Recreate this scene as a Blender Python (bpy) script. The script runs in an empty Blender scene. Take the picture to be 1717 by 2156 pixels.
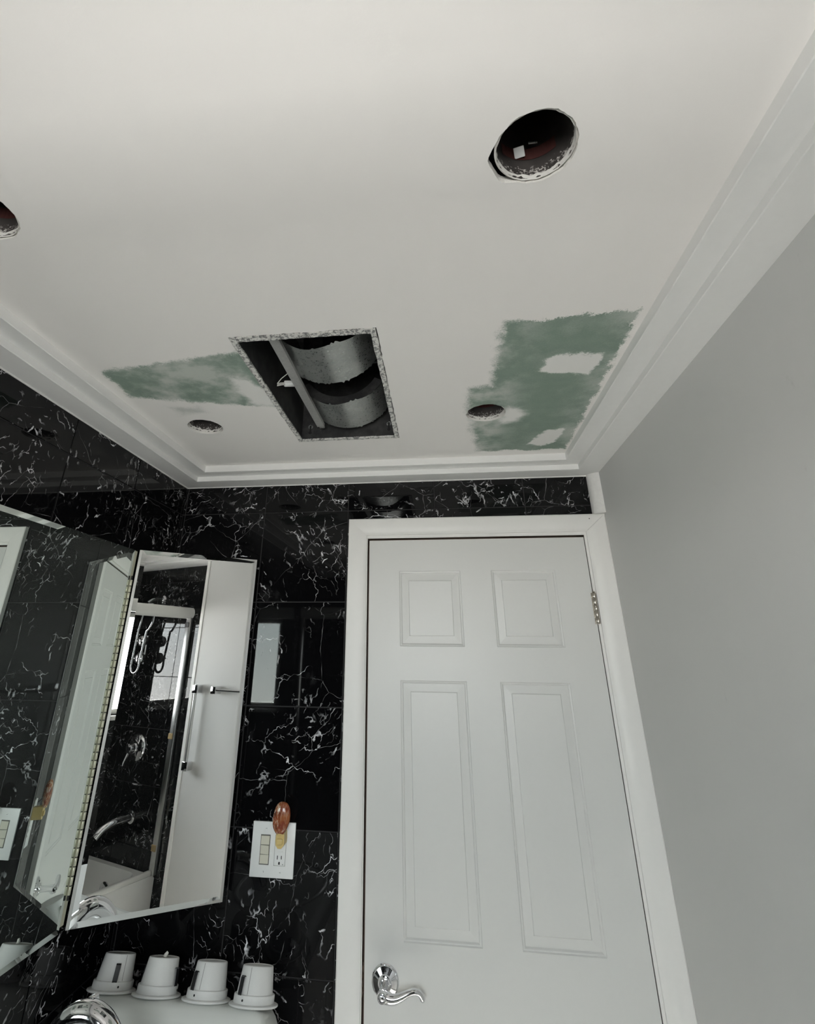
import bpy, bmesh, math, random
from mathutils import Vector, Matrix
from mathutils.geometry import tessellate_polygon
S = bpy.context.scene
COL = S.collection
random.seed(7)

# ------------------------------------------------------------------ camera, sky, exposure
W, H = 1717, 2156
FPX, PPX, PPY = 1068.3553, -72.85, -186.82          # focal length and principal point (cropped phone picture)
cam_d = bpy.data.cameras.new('camera')
cam = bpy.data.objects.new('camera', cam_d)
COL.objects.link(cam)
cam_d.sensor_fit = 'HORIZONTAL'
cam_d.sensor_width = 36.0
cam_d.lens = FPX / W * 36.0
cam_d.shift_x = -PPX / W
cam_d.shift_y = PPY / W
cam_d.clip_start = 0.01
RR = ((0.9915265, -0.1218250, 0.0450979), (0.1295528, 0.9018139, -0.4122473), (0.0095521, 0.4145967, 0.9099551))  # columns right, forward, up
cam.matrix_world = Matrix(((RR[0][0], RR[0][2], -RR[0][1], 0.93836), (RR[1][0], RR[1][2], -RR[1][1], -1.73638),
                           (RR[2][0], RR[2][2], -RR[2][1], 1.68494), (0, 0, 0, 1)))
S.camera = cam

world = bpy.data.worlds.new('overcast_sky')
S.world = world
world.use_nodes = True
wn, wl = world.node_tree.nodes, world.node_tree.links
for n in list(wn): wn.remove(n)
w_out = wn.new('ShaderNodeOutputWorld'); w_bg = wn.new('ShaderNodeBackground')
w_tc = wn.new('ShaderNodeTexCoord'); w_sep = wn.new('ShaderNodeSeparateXYZ'); w_ramp = wn.new('ShaderNodeValToRGB')
w_map = wn.new('ShaderNodeMapRange')
w_map.inputs[1].default_value = -1; w_map.inputs[2].default_value = 1
wl.new(w_tc.outputs['Generated'], w_sep.inputs[0]); wl.new(w_sep.outputs[2], w_map.inputs[0]); wl.new(w_map.outputs[0], w_ramp.inputs[0])
w_ramp.color_ramp.elements[0].position = 0.44; w_ramp.color_ramp.elements[0].color = (0.92, 0.88, 0.83, 1)   # sunlit paving below
w_ramp.color_ramp.elements[1].position = 0.53; w_ramp.color_ramp.elements[1].color = (0.66, 0.68, 0.68, 1)     # bright overcast
e3 = w_ramp.color_ramp.elements.new(0.85); e3.color = (1.0, 1.03, 1.04, 1)     # overcast brightens towards the zenith
wl.new(w_ramp.outputs[0], w_bg.inputs[0]); w_bg.inputs[1].default_value = 5.0
wl.new(w_bg.outputs[0], w_out.inputs[0])

sun_d = bpy.data.lights.new('sun', 'SUN'); sun_d.energy = 60.0; sun_d.angle = math.radians(0.6); sun_d.color = (1.0, 0.96, 0.90)
sun = bpy.data.objects.new('sun', sun_d); COL.objects.link(sun)
sun.rotation_euler = Vector((0.10, 1.0, -0.95)).to_track_quat('-Z', 'Y').to_euler()      # through the window onto the pale floor

# window geometry, needed for the portal
XW0, XW1, ZW0, ZW1, YF = 0.35, 1.265, 1.315, 1.935, -2.46
pl = bpy.data.lights.new('window_portal', 'AREA')
pl.shape = 'RECTANGLE'; pl.size = XW1 - XW0; pl.size_y = ZW1 - ZW0
pl.cycles.is_portal = True
po = bpy.data.objects.new('window_portal', pl); COL.objects.link(po)
po.location = ((XW0 + XW1) / 2, YF - 0.10, (ZW0 + ZW1) / 2); po.rotation_euler = (math.radians(90), 0, 0)

vs = S.view_settings
vs.view_transform = 'Standard'; vs.look = 'None'; vs.gamma = 1.0; vs.use_curve_mapping = False
vs.exposure = 2.14
S.cycles.use_denoising = True
S.cycles.use_adaptive_sampling = True; S.cycles.adaptive_threshold = 0.02
S.cycles.max_bounces = 12; S.cycles.diffuse_bounces = 7; S.cycles.glossy_bounces = 6; S.cycles.transparent_max_bounces = 12
S.cycles.sample_clamp_indirect = 8.0

# ------------------------------------------------------------------ node helpers
class NT:
    def __init__(s, name):
        s.m = bpy.data.materials.new(name); s.m.use_nodes = True
        s.n, s.l = s.m.node_tree.nodes, s.m.node_tree.links
        for n in list(s.n): s.n.remove(n)
        s.out = s.n.new('ShaderNodeOutputMaterial')
    def new(s, t, **kw):
        n = s.n.new(t)
        for k, v in kw.items(): setattr(n, k, v)
        return n
    def put(s, sock, v):
        if hasattr(v, 'is_output') or isinstance(v, bpy.types.NodeSocket): s.l.new(v, sock)
        else: sock.default_value = v
    def math(s, op, a, b=0.0, c=None, clamp=False):
        n = s.new('ShaderNodeMath', operation=op, use_clamp=clamp)
        s.put(n.inputs[0], a); s.put(n.inputs[1], b)
        if c is not None: s.put(n.inputs[2], c)
        return n.outputs[0]
    def vmath(s, op, a, b=(0, 0, 0)):
        n = s.new('ShaderNodeVectorMath', operation=op)
        s.put(n.inputs[0], a); s.put(n.inputs[1], b)
        return n.outputs['Value'] if op in ('DOT_PRODUCT', 'LENGTH', 'DISTANCE') else n.outputs[0]
    def noise(s, vec, scale, detail=3.0, rough=0.5, col=False):
        n = s.new('ShaderNodeTexNoise'); s.put(n.inputs['Vector'], vec)
        n.inputs['Scale'].default_value = scale; n.inputs['Detail'].default_value = detail; n.inputs['Roughness'].default_value = rough
        return n.outputs['Color'] if col else n.outputs[0]
    def smooth(s, v, a, b, lo=0.0, hi=1.0):
        n = s.new('ShaderNodeMapRange', interpolation_type='SMOOTHSTEP')
        s.put(n.inputs[0], v); s.put(n.inputs[1], a); s.put(n.inputs[2], b); s.put(n.inputs[3], lo); s.put(n.inputs[4], hi)
        return n.outputs[0]
    def mix(s, f, a, b):
        n = s.new('ShaderNodeMix', data_type='RGBA'); n.clamp_factor = True
        s.put(n.inputs[0], f); s.put(n.inputs[6], a); s.put(n.inputs[7], b)
        return n.outputs[2]
    def bsdf(s, color, rough=0.5, metal=0.0, spec=0.5, bump=None, bstr=0.2, bdist=0.002, **kw):
        b = s.new('ShaderNodeBsdfPrincipled')
        s.put(b.inputs['Base Color'], color); s.put(b.inputs['Roughness'], rough); s.put(b.inputs['Metallic'], metal)
        s.put(b.inputs['Specular IOR Level'], spec)
        for k, v in kw.items(): s.put(b.inputs[k.replace('_', ' ')], v)
        if bump is not None:
            bp = s.new('ShaderNodeBump'); bp.inputs['Strength'].default_value = bstr; bp.inputs['Distance'].default_value = bdist
            s.put(bp.inputs['Height'], bump); s.l.new(bp.outputs[0], b.inputs['Normal'])
        s.l.new(b.outputs[0], s.out.inputs[0])
        return b
def rgb(r, g, b):
    f = lambda c: (c / 255 / 12.92 if c / 255 <= 0.04045 else ((c / 255 + 0.055) / 1.055) ** 2.4)
    return (f(r), f(g), f(b), 1)

# ------------------------------------------------------------------ materials
def simple(name, color, rough=0.5, metal=0.0, nscale=40.0, var=0.04, bump=0.05, **kw):
    t = NT(name); g = t.new('ShaderNodeNewGeometry').outputs['Position']
    nz = t.noise(g, nscale, 4)
    d = tuple(max(0, c * (1 - 2 * var)) for c in color[:3]) + (1,)
    t.bsdf(t.mix(nz, d, color), rough, metal, bump=nz, bstr=bump, **kw)
    return t.m
M = {}
M['white_paint'] = simple('white_trim_paint', (0.80, 0.79, 0.765, 1), 0.42, nscale=60, var=0.015, bump=0.04)
M['crown_paint'] = simple('white_crown_paint', (0.82, 0.815, 0.80, 1), 0.5, nscale=60, var=0.02, bump=0.05)
M['caulk'] = simple('white_caulk', (0.80, 0.79, 0.77, 1), 0.6, nscale=120, var=0.08, bump=0.3)
M['door_paint'] = simple('white_door_paint', (0.67, 0.67, 0.65, 1), 0.38, nscale=90, var=0.012, bump=0.06)
M['wood_gap_dark'] = simple('brown_wood_gap_dark', (0.10, 0.065, 0.045, 1), 0.7, nscale=25, var=0.2, bump=0.2)  # joist wood; on jamb and stop its dark tone carries the door gap's shade
M['grout'] = simple('dark_grout', (0.022, 0.021, 0.022, 1), 0.75, nscale=200, var=0.2, bump=0.2)
M['plastic_white'] = simple('white_plastic', (0.80, 0.81, 0.80, 1), 0.35, nscale=60, var=0.02, bump=0.02)
M['plastic_ivory'] = simple('ivory_plastic', (0.66, 0.64, 0.54, 1), 0.4, nscale=60, var=0.03, bump=0.02)
M['plastic_yellow'] = simple('yellowed_plastic', (0.66, 0.50, 0.20, 1), 0.35, nscale=60, var=0.06, bump=0.02)
M['dark_slot'] = simple('black_slot', (0.01, 0.01, 0.01, 1), 0.7)
M['black_steel'] = simple('black_spring_steel', (0.012, 0.012, 0.013, 1), 0.35, var=0.1)
M['light_white'] = simple('white_powder_coat', (0.74, 0.74, 0.725, 1), 0.5, nscale=900, var=0.06, bump=0.15)
M['acrylic'] = simple('white_acrylic', (0.90, 0.90, 0.88, 1), 0.16, nscale=12, var=0.03, bump=0.02)
M['vanity'] = simple('white_cultured_marble', (0.72, 0.735, 0.705, 1), 0.22, nscale=8, var=0.05, bump=0.02)
M['bar_zinc'] = simple('dull_zinc_bar', (0.40, 0.40, 0.39, 1), 0.5, 0.2, nscale=150, var=0.15, bump=0.1)
M['line_grey'] = simple('grey_recess_line', (0.16, 0.155, 0.14, 1), 0.6)
M['strip_silver'] = simple('satin_silver_strip', (0.60, 0.60, 0.57, 1), 0.35, 0.4, nscale=90, var=0.05)
M['plaster'] = simple('rough_white_plaster', (0.82, 0.80, 0.76, 1), 0.8, nscale=300, var=0.08, bump=0.5)
M['floor'] = simple('pale_floor', (0.84, 0.83, 0.81, 1), 0.35, nscale=6, var=0.08, bump=0.02)
M['floor_grout'] = simple('floor_grout', (0.35, 0.34, 0.32, 1), 0.8)
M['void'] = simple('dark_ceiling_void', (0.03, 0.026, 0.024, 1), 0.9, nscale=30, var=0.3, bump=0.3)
M['brass_hinge'] = simple('cream_coated_hinge', (0.62, 0.61, 0.47, 1), 0.35, 0.3, nscale=80, var=0.1)
M['alu'] = simple('brushed_aluminium', (0.72, 0.72, 0.71, 1), 0.28, 1.0, nscale=90, var=0.05)
M['header_white'] = simple('white_coated_aluminium', (0.80, 0.80, 0.77, 1), 0.25, 0.0, nscale=40, var=0.02)
M['rubber_black'] = simple('black_rubber', (0.012, 0.012, 0.012, 1), 0.6)
M['amber_rubber'] = simple('aged_clear_bumper', (0.45, 0.33, 0.16, 1), 0.4)
M['wood_red'] = simple('red_brown_lath', (0.13, 0.04, 0.035, 1), 0.7, nscale=30, var=0.3, bump=0.3)
M['wire_white'] = simple('white_wire', (0.75, 0.74, 0.70, 1), 0.4)

def chrome(name, rough=0.05, col=(0.80, 0.80, 0.82, 1)):
    t = NT(name); g = t.new('ShaderNodeNewGeometry').outputs['Position']
    nz = t.noise(g, 55, 3)
    t.bsdf(col, t.smooth(nz, 0.3, 0.8, rough, rough + 0.06), 1.0)
    return t.m
M['chrome'] = chrome('polished_chrome')
M['nickel'] = chrome('satin_nickel', 0.25, (0.50, 0.46, 0.40, 1))

def marble():
    t = NT('black_veined_marble')
    tc = t.new('ShaderNodeTexCoord').outputs['Object']; oi = t.new('ShaderNodeObjectInfo').outputs['Random']
    off = t.new('ShaderNodeCombineXYZ')
    for i, k in enumerate((17.3, 41.7, 29.1)): t.put(off.inputs[i], t.math('MULTIPLY', oi, k))
    vr = t.new('ShaderNodeVectorRotate', rotation_type='Y_AXIS'); t.put(vr.inputs['Vector'], tc); t.put(vr.inputs['Angle'], t.math('MULTIPLY', oi, 97.0))
    p = t.vmath('ADD', vr.outputs[0], off.outputs[0])
    w1 = t.vmath('SUBTRACT', t.noise(p, 6, 4, 0.6, True), (0.5, 0.5, 0.5))
    w2 = t.vmath('SUBTRACT', t.noise(p, 26, 3, 0.6, True), (0.5, 0.5, 0.5))
    sc = t.new('ShaderNodeVectorMath', operation='SCALE'); t.put(sc.inputs[0], w1); sc.inputs['Scale'].default_value = 0.16
    sc2 = t.new('ShaderNodeVectorMath', operation='SCALE'); t.put(sc2.inputs[0], w2); sc2.inputs['Scale'].default_value = 0.035
    q = t.vmath('ADD', t.vmath('ADD', p, sc.outputs[0]), sc2.outputs[0])
    def cracks(scale, th, vec):
        v = t.new('ShaderNodeTexVoronoi', feature='DISTANCE_TO_EDGE'); t.put(v.inputs['Vector'], vec); v.inputs['Scale'].default_value = scale
        return v.outputs['Distance']
    thick = t.noise(p, 30, 3)
    big = t.math('DIVIDE', cracks(6.5, 0, q), 6.5)
    mid = t.math('DIVIDE', cracks(15, 0, t.vmath('MULTIPLY', q, (1.7, 1.0, 0.75))), 15)
    def ridge(vec, scale, wd, seed):
        n = t.noise(t.vmath('ADD', vec, seed), scale, 2.0, 0.5)
        return t.smooth(t.math('ABSOLUTE', t.math('SUBTRACT', n, 0.5)), wd, 0.0)
    stretch = t.vmath('MULTIPLY', t.vmath('ADD', p, sc2.outputs[0]), (1.0, 1.0, 0.45))
    clus = t.smooth(t.noise(t.vmath('ADD', p, (5, 5, 5)), 5.5, 3, 0.6), 0.50, 0.60)
    clus2 = t.smooth(t.noise(t.vmath('ADD', p, (9, 2, 6)), 6, 3, 0.6), 0.51, 0.62)
    gate = t.smooth(t.noise(t.vmath('ADD', stretch, (1, 8, 2)), 48, 2), 0.50, 0.56)
    gate2 = t.smooth(t.noise(t.vmath('ADD', p, (3, 1, 2)), 60, 2), 0.49, 0.55)
    wd = t.smooth(thick, 0.3, 0.75, 0.006, 0.040)
    s1 = t.math('MULTIPLY', t.math('MULTIPLY', ridge(stretch, 20, wd, (0, 0, 0)), clus), t.math('MULTIPLY', gate, 0.8))
    def flecks(ang, scale, r, seed, msk):      # short spindle strokes
        ro = t.new('ShaderNodeVectorRotate', rotation_type='Y_AXIS'); t.put(ro.inputs['Vector'], q2); ro.inputs['Angle'].default_value = ang
        vv = t.vmath('MULTIPLY', t.vmath('ADD', ro.outputs[0], seed), (1.0, 0.4, 0.17))
        vo = t.new('ShaderNodeTexVoronoi', feature='F1'); t.put(vo.inputs['Vector'], vv); vo.inputs['Scale'].default_value = scale
        cs_ = t.new('ShaderNodeSeparateColor'); t.put(cs_.inputs[0], vo.outputs['Color'])
        rad = t.smooth(cs_.outputs[0], 0.25, 1.0, 0.0, r)
        return t.math('MULTIPLY', t.math('MULTIPLY', t.smooth(t.math('SUBTRACT', vo.outputs['Distance'], rad), 0.03, -0.02), t.smooth(cs_.outputs[0], 0.3, 0.5)), msk)
    sc3 = t.new('ShaderNodeVectorMath', operation='SCALE'); t.put(sc3.inputs[0], w1); sc3.inputs['Scale'].default_value = 0.05
    q2 = t.vmath('ADD', t.vmath('ADD', p, sc3.outputs[0]), sc2.outputs[0])
    f1 = flecks(0.5, 62, 0.17, (0, 0, 0), clus)
    f2 = flecks(1.9, 78, 0.17, (3, 1, 2), clus2)
    f3 = flecks(1.0, 130, 0.20, (6, 1, 5), t.math('MULTIPLY', clus, clus2))
    s2 = t.math('MAXIMUM', f1, t.math('MAXIMUM', f2, f3))
    cr = t.math('DIVIDE', cracks(4.2, 0, t.vmath('ADD', p, sc3.outputs[0])), 4.2)
    lc = t.math('MULTIPLY', t.smooth(cr, t.smooth(thick, 0.4, 0.75, 0.0002, 0.0013), 0.0001, 0, 1), t.smooth(t.noise(t.vmath('ADD', p, (8, 8, 3)), 7, 2), 0.42, 0.52, 0.0, 0.55))
    m1 = t.smooth(t.noise(p, 8, 3), 0.51, 0.59)
    m3 = t.math('MULTIPLY', t.smooth(t.noise(t.vmath('ADD', p, (2, 9, 4)), 5, 3), 0.50, 0.58), t.smooth(t.noise(p, 32, 2), 0.46, 0.54))
    v1 = t.math('MULTIPLY', t.smooth(big, t.smooth(thick, 0.35, 0.75, 0.0003, 0.0030), 0.0001, 0, 1), m1)
    v3 = t.math('MULTIPLY', t.smooth(mid, t.smooth(thick, 0.35, 0.75, 0.0003, 0.0024), 0.0001, 0, 1), m3)
    v = t.math('MAXIMUM', t.math('MAXIMUM', v1, s1), t.math('MAXIMUM', s2, t.math('MAXIMUM', lc, v3)))
    v = t.math('MULTIPLY', v, t.smooth(t.noise(p, 22, 3), 0.32, 0.66, 0.18, 1.0))
    haze = t.math('MULTIPLY', t.smooth(t.noise(p, 12, 5), 0.62, 0.8), 0.03)
    col = t.mix(t.math('ADD', v, haze, clamp=True), (0.0035, 0.0035, 0.004, 1), (0.80, 0.80, 0.82, 1))
    t.bsdf(col, 0.025, 0.0, 0.30)
    return t.m
M['marble'] = marble()

def mirror(name, col, dust):
    t = NT(name)
    g = t.new('ShaderNodeBsdfGlossy'); g.inputs['Color'].default_value = col; g.inputs['Roughness'].default_value = 0.0
    d = t.new('ShaderNodeBsdfDiffuse'); d.inputs['Color'].default_value = (0.75, 0.80, 0.77, 1)
    pos = t.new('ShaderNodeNewGeometry').outputs['Position']
    f = t.smooth(t.noise(pos, 5, 4), 0.25, 0.8, dust * 0.7, dust * 1.3)
    mx = t.new('ShaderNodeMixShader'); t.put(mx.inputs[0], f)
    t.l.new(g.outputs[0], mx.inputs[1]); t.l.new(d.outputs[0], mx.inputs[2]); t.l.new(mx.outputs[0], t.out.inputs[0])
    return t.m
M['mirror'] = mirror('silvered_mirror', (0.97, 0.975, 0.965, 1), 0.006)
M['mirror_dusty'] = mirror('dusty_mirror', (0.80, 0.86, 0.83, 1), 0.022)
M['mirror_green'] = mirror('greenish_back_mirror', (0.62, 0.69, 0.63, 1), 0.03)
M['glass_edge'] = simple('green_glass_edge', (0.05, 0.09, 0.08, 1), 0.15, var=0.1)

def wall_paint():
    t = NT('pale_grey_wall_paint'); g = t.new('ShaderNodeNewGeometry').outputs['Position']
    big = t.noise(g, 2.2, 4); fine = t.noise(g, 450, 2)
    col = t.mix(big, (0.58, 0.58, 0.57, 1), (0.64, 0.64, 0.625, 1))
    sm = t.math('MULTIPLY', t.smooth(t.noise(t.vmath('MULTIPLY', g, (1, 2.2, 1.2)), 9, 5, 0.65), 0.68, 0.84), 0.35)
    col = t.mix(sm, col, (0.30, 0.29, 0.28, 1))
    t.bsdf(col, 0.55, bump=fine, bstr=0.10, bdist=0.001)
    return t.m
M['wall_paint'] = wall_paint()

def metal_sheet():
    t = NT('galvanised_sheet'); g = t.new('ShaderNodeNewGeometry').outputs['Position']
    a = t.noise(g, 18, 5, 0.6); b = t.noise(g, 160, 3, 0.7)
    col = t.mix(a, (0.30, 0.32, 0.31, 1), (0.60, 0.62, 0.60, 1))
    col = t.mix(t.smooth(b, 0.6, 0.8, 0, 0.25), col, (0.22, 0.23, 0.22, 1))
    t.bsdf(col, t.smooth(b, 0.3, 0.7, 0.24, 0.5), 0.9)
    return t.m
M['galv'] = metal_sheet()
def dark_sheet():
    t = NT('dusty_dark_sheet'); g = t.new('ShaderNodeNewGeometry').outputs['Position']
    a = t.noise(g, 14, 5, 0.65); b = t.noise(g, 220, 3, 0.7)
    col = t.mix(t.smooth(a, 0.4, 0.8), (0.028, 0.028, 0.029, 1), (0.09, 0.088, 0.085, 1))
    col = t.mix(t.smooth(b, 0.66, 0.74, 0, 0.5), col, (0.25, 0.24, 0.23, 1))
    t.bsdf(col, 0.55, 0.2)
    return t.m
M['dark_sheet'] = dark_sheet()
def flange_mat():
    t = NT('plaster_flecked_steel'); g = t.new('ShaderNodeNewGeometry').outputs['Position']
    a = t.noise(g, 130, 5, 0.75); b = t.noise(g, 300, 3, 0.7)
    col = t.mix(b, (0.10, 0.10, 0.10, 1), (0.28, 0.28, 0.275, 1))
    col = t.mix(t.smooth(a, 0.44, 0.53), col, (0.70, 0.69, 0.66, 1))
    t.bsdf(col, 0.75, 0.0, bump=a, bstr=0.4)
    return t.m
M['flange'] = flange_mat()
def can_mat():
    t = NT('plaster_splashed_can'); g = t.new('ShaderNodeNewGeometry').outputs['Position']
    z = t.new('ShaderNodeSeparateXYZ'); t.put(z.inputs[0], g)
    a = t.noise(g, 190, 4, 0.75)
    col = t.mix(t.noise(g, 40, 3), (0.030, 0.026, 0.025, 1), (0.085, 0.075, 0.07, 1))
    # plaster spatter thins out with height above the ceiling board
    thr = t.smooth(z.outputs[2], 2.300, 2.345, 0.50, 0.85)
    col = t.mix(t.smooth(t.math('SUBTRACT', a, thr), 0.0, 0.06), col, (0.60, 0.57, 0.54, 1))
    t.bsdf(col, 0.6, 0.1)
    return t.m
M['can'] = can_mat()

def agate():
    t = NT('polished_amber_stone'); g = t.new('ShaderNodeTexCoord').outputs['Object']
    w = t.noise(g, 60, 4, 0.6); b = t.noise(t.vmath('MULTIPLY', g, (3, 3, 0.7)), 55, 5, 0.7)
    col = t.mix(t.smooth(w, 0.35, 0.65), (0.20, 0.035, 0.015, 1), (0.33, 0.11, 0.04, 1))
    x = t.new('ShaderNodeSeparateXYZ'); t.put(x.inputs[0], g)
    leftness = t.smooth(x.outputs[0], 0.008, -0.016)
    speck = t.math('MULTIPLY', t.smooth(b, 0.50, 0.58), t.smooth(leftness, 0.0, 1.0, 0.25, 1.0))
    col = t.mix(speck, col, (0.55, 0.42, 0.30, 1))
    col = t.mix(t.math('MULTIPLY', t.smooth(b, 0.44, 0.38), leftness), col, (0.05, 0.03, 0.02, 1))
    t.bsdf(col, 0.15)
    return t.m
M['agate'] = agate()

# ceiling: white paint, bare green board where the old paint is cut away, filler smears
ZC = 2.2892
def ceiling_mat():
    t = NT('patched_ceiling_paint'); g = t.new('ShaderNodeNewGeometry').outputs['Position']
    fl = t.vmath('MULTIPLY', g, (1, 1, 0))
    n1 = t.vmath('SUBTRACT', t.noise(g, 24, 5, 0.65, True), (0.5, 0.5, 0.5))
    def scaled(v, k):
        s = t.new('ShaderNodeVectorMath', operation='SCALE'); t.put(s.inputs[0], v); s.inputs['Scale'].default_value = k
        return s.outputs[0]
    n3 = t.vmath('SUBTRACT', t.noise(g, 90, 4, 0.7, True), (0.5, 0.5, 0.5))
    warp = t.vmath('ADD', t.vmath('ADD', fl, scaled(n1, 0.050)), scaled(n3, 0.010))
    grit = t.math('SUBTRACT', t.noise(t.vmath('MULTIPLY', g, (1, 1, 0)), 260, 3, 0.7), 0.5)
    brush = t.math('SUBTRACT', t.noise(g, 16, 5, 0.6), 0.5)
    def poly(pts, vec):
        area = sum(pts[i][0] * pts[(i + 1) % len(pts)][1] - pts[(i + 1) % len(pts)][0] * pts[i][1] for i in range(len(pts)))
        if area < 0: pts = pts[::-1]
        d = None
        for i, (x0, y0) in enumerate(pts):
            x1, y1 = pts[(i + 1) % len(pts)]
            L = math.hypot(x1 - x0, y1 - y0); nx, ny = (y1 - y0) / L, -(x1 - x0) / L
            e = t.math('SUBTRACT', t.vmath('DOT_PRODUCT', vec, (nx, ny, 0)), nx * x0 + ny * y0)
            d = e if d is None else t.math('MAXIMUM', d, e)
        return d
    def mask(d, hard, soft):   # 1 inside; gritty feathered edge
        dd = t.math('ADD', d, t.math('ADD', t.math('MULTIPLY', grit, soft * 1.6), t.math('MULTIPLY', brush, soft * 1.2)))
        return t.smooth(dd, hard, t.math('MULTIPLY', hard, -1.0))
    sxx = t.new('ShaderNodeSeparateXYZ'); t.put(sxx.inputs[0], fl)
    dA = poly([(1.086, -0.872), (1.340, -0.889), (1.3447, -0.160), (1.0706, -0.168), (1.075, -0.5)], warp)
    dB = poly([(1.026, -0.605), (1.13, -0.610), (1.13, -0.168), (1.0706, -0.168), (1.040, -0.390), (1.030, -0.5)], warp)
    dL = poly([(0.157, -0.784), (0.530, -0.832), (0.530, -0.55), (0.504, -0.547), (0.332, -0.601), (0.156, -0.640)], warp)
    green_r = mask(t.math('MINIMUM', dA, dB), t.smooth(sxx.outputs[0], 1.16, 1.06, 0.004, 0.014), 0.020)
    green_l = mask(dL, 0.008, 0.016)
    green = t.math('MAXIMUM', green_r, green_l)
    blobs = [([(1.185, -0.669), (1.19, -0.721), (1.232, -0.744), (1.308, -0.735), (1.319, -0.69), (1.295, -0.645), (1.213, -0.655)], 0.005),
             ([(1.223, -0.213), (1.259, -0.321), (1.317, -0.332), (1.308, -0.243), (1.275, -0.188)], 0.005),
             ([(1.118, -0.465), (1.135, -0.486), (1.165, -0.478), (1.182, -0.44), (1.170, -0.395), (1.124, -0.380)], 0.018),
             ([(0.446, -0.721), (0.49, -0.712), (0.520, -0.65), (0.520, -0.56), (0.49, -0.565), (0.455, -0.585)], 0.014)]
    fill = None
    for pts, hard in blobs:
        m = mask(poly(pts, warp), hard, 0.01)
        fill = m if fill is None else t.math('MAXIMUM', fill, m)
    # thin sanded filler dragged over the board
    sm1 = t.smooth(t.noise(fl, 8.5, 4, 0.6), 0.40, 0.68, 0.0, 0.85)
    sx = t.new('ShaderNodeSeparateXYZ'); t.put(sx.inputs[0], fl)
    edge_r = t.smooth(sx.outputs[0], 1.17, 1.08, 0, 1); edge_r2 = t.smooth(sx.outputs[0], 1.27, 1.345, 0, 0.6)
    thin = t.math('MULTIPLY', sm1, t.math('ADD', 0.35, t.math('MAXIMUM', edge_r, edge_r2)), clamp=True)
    thin = t.math('ADD', thin, t.math('MULTIPLY', grit, 0.5), clamp=True)
    gc = t.mix(t.noise(fl, 30, 4), rgb(122, 140, 127), rgb(138, 154, 143))
    gc = t.mix(thin, gc, rgb(190, 195, 188))
    base = t.mix(t.noise(fl, 1.6, 3), (0.825, 0.80, 0.775, 1), (0.865, 0.84, 0.815, 1))
    col = t.mix(green, base, gc)
    col = t.mix(fill, col, (0.79, 0.78, 0.755, 1))
    # faint green ghost beside the left patch
    ghost = mask(poly([(0.235, -0.58), (0.30, -0.57), (0.31, -0.545), (0.24, -0.545)], warp), 0.02, 0.02)
    col = t.mix(t.math('MULTIPLY', ghost, 0.4), col, rgb(125, 140, 130))
    t.bsdf(col, 0.7, spec=0.25, bump=t.math('ADD', grit, t.math('MULTIPLY', green, -0.4)), bstr=0.12, bdist=0.001)
    return t.m
M['ceiling'] = ceiling_mat()

def pane_mat():
    t = NT('window_glass')
    tr = t.new('ShaderNodeBsdfTransparent'); tr.inputs[0].default_value = (0.92, 0.94, 0.95, 1)
    gl = t.new('ShaderNodeBsdfGlossy'); gl.inputs['Roughness'].default_value = 0.02
    fr = t.new('ShaderNodeFresnel'); fr.inputs[0].default_value = 1.45
    mx = t.new('ShaderNodeMixShader'); t.l.new(fr.outputs[0], mx.inputs[0]); t.l.new(tr.outputs[0], mx.inputs[1]); t.l.new(gl.outputs[0], mx.inputs[2])
    t.l.new(mx.outputs[0], t.out.inputs[0])
    return t.m
M['pane'] = pane_mat()

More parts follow.
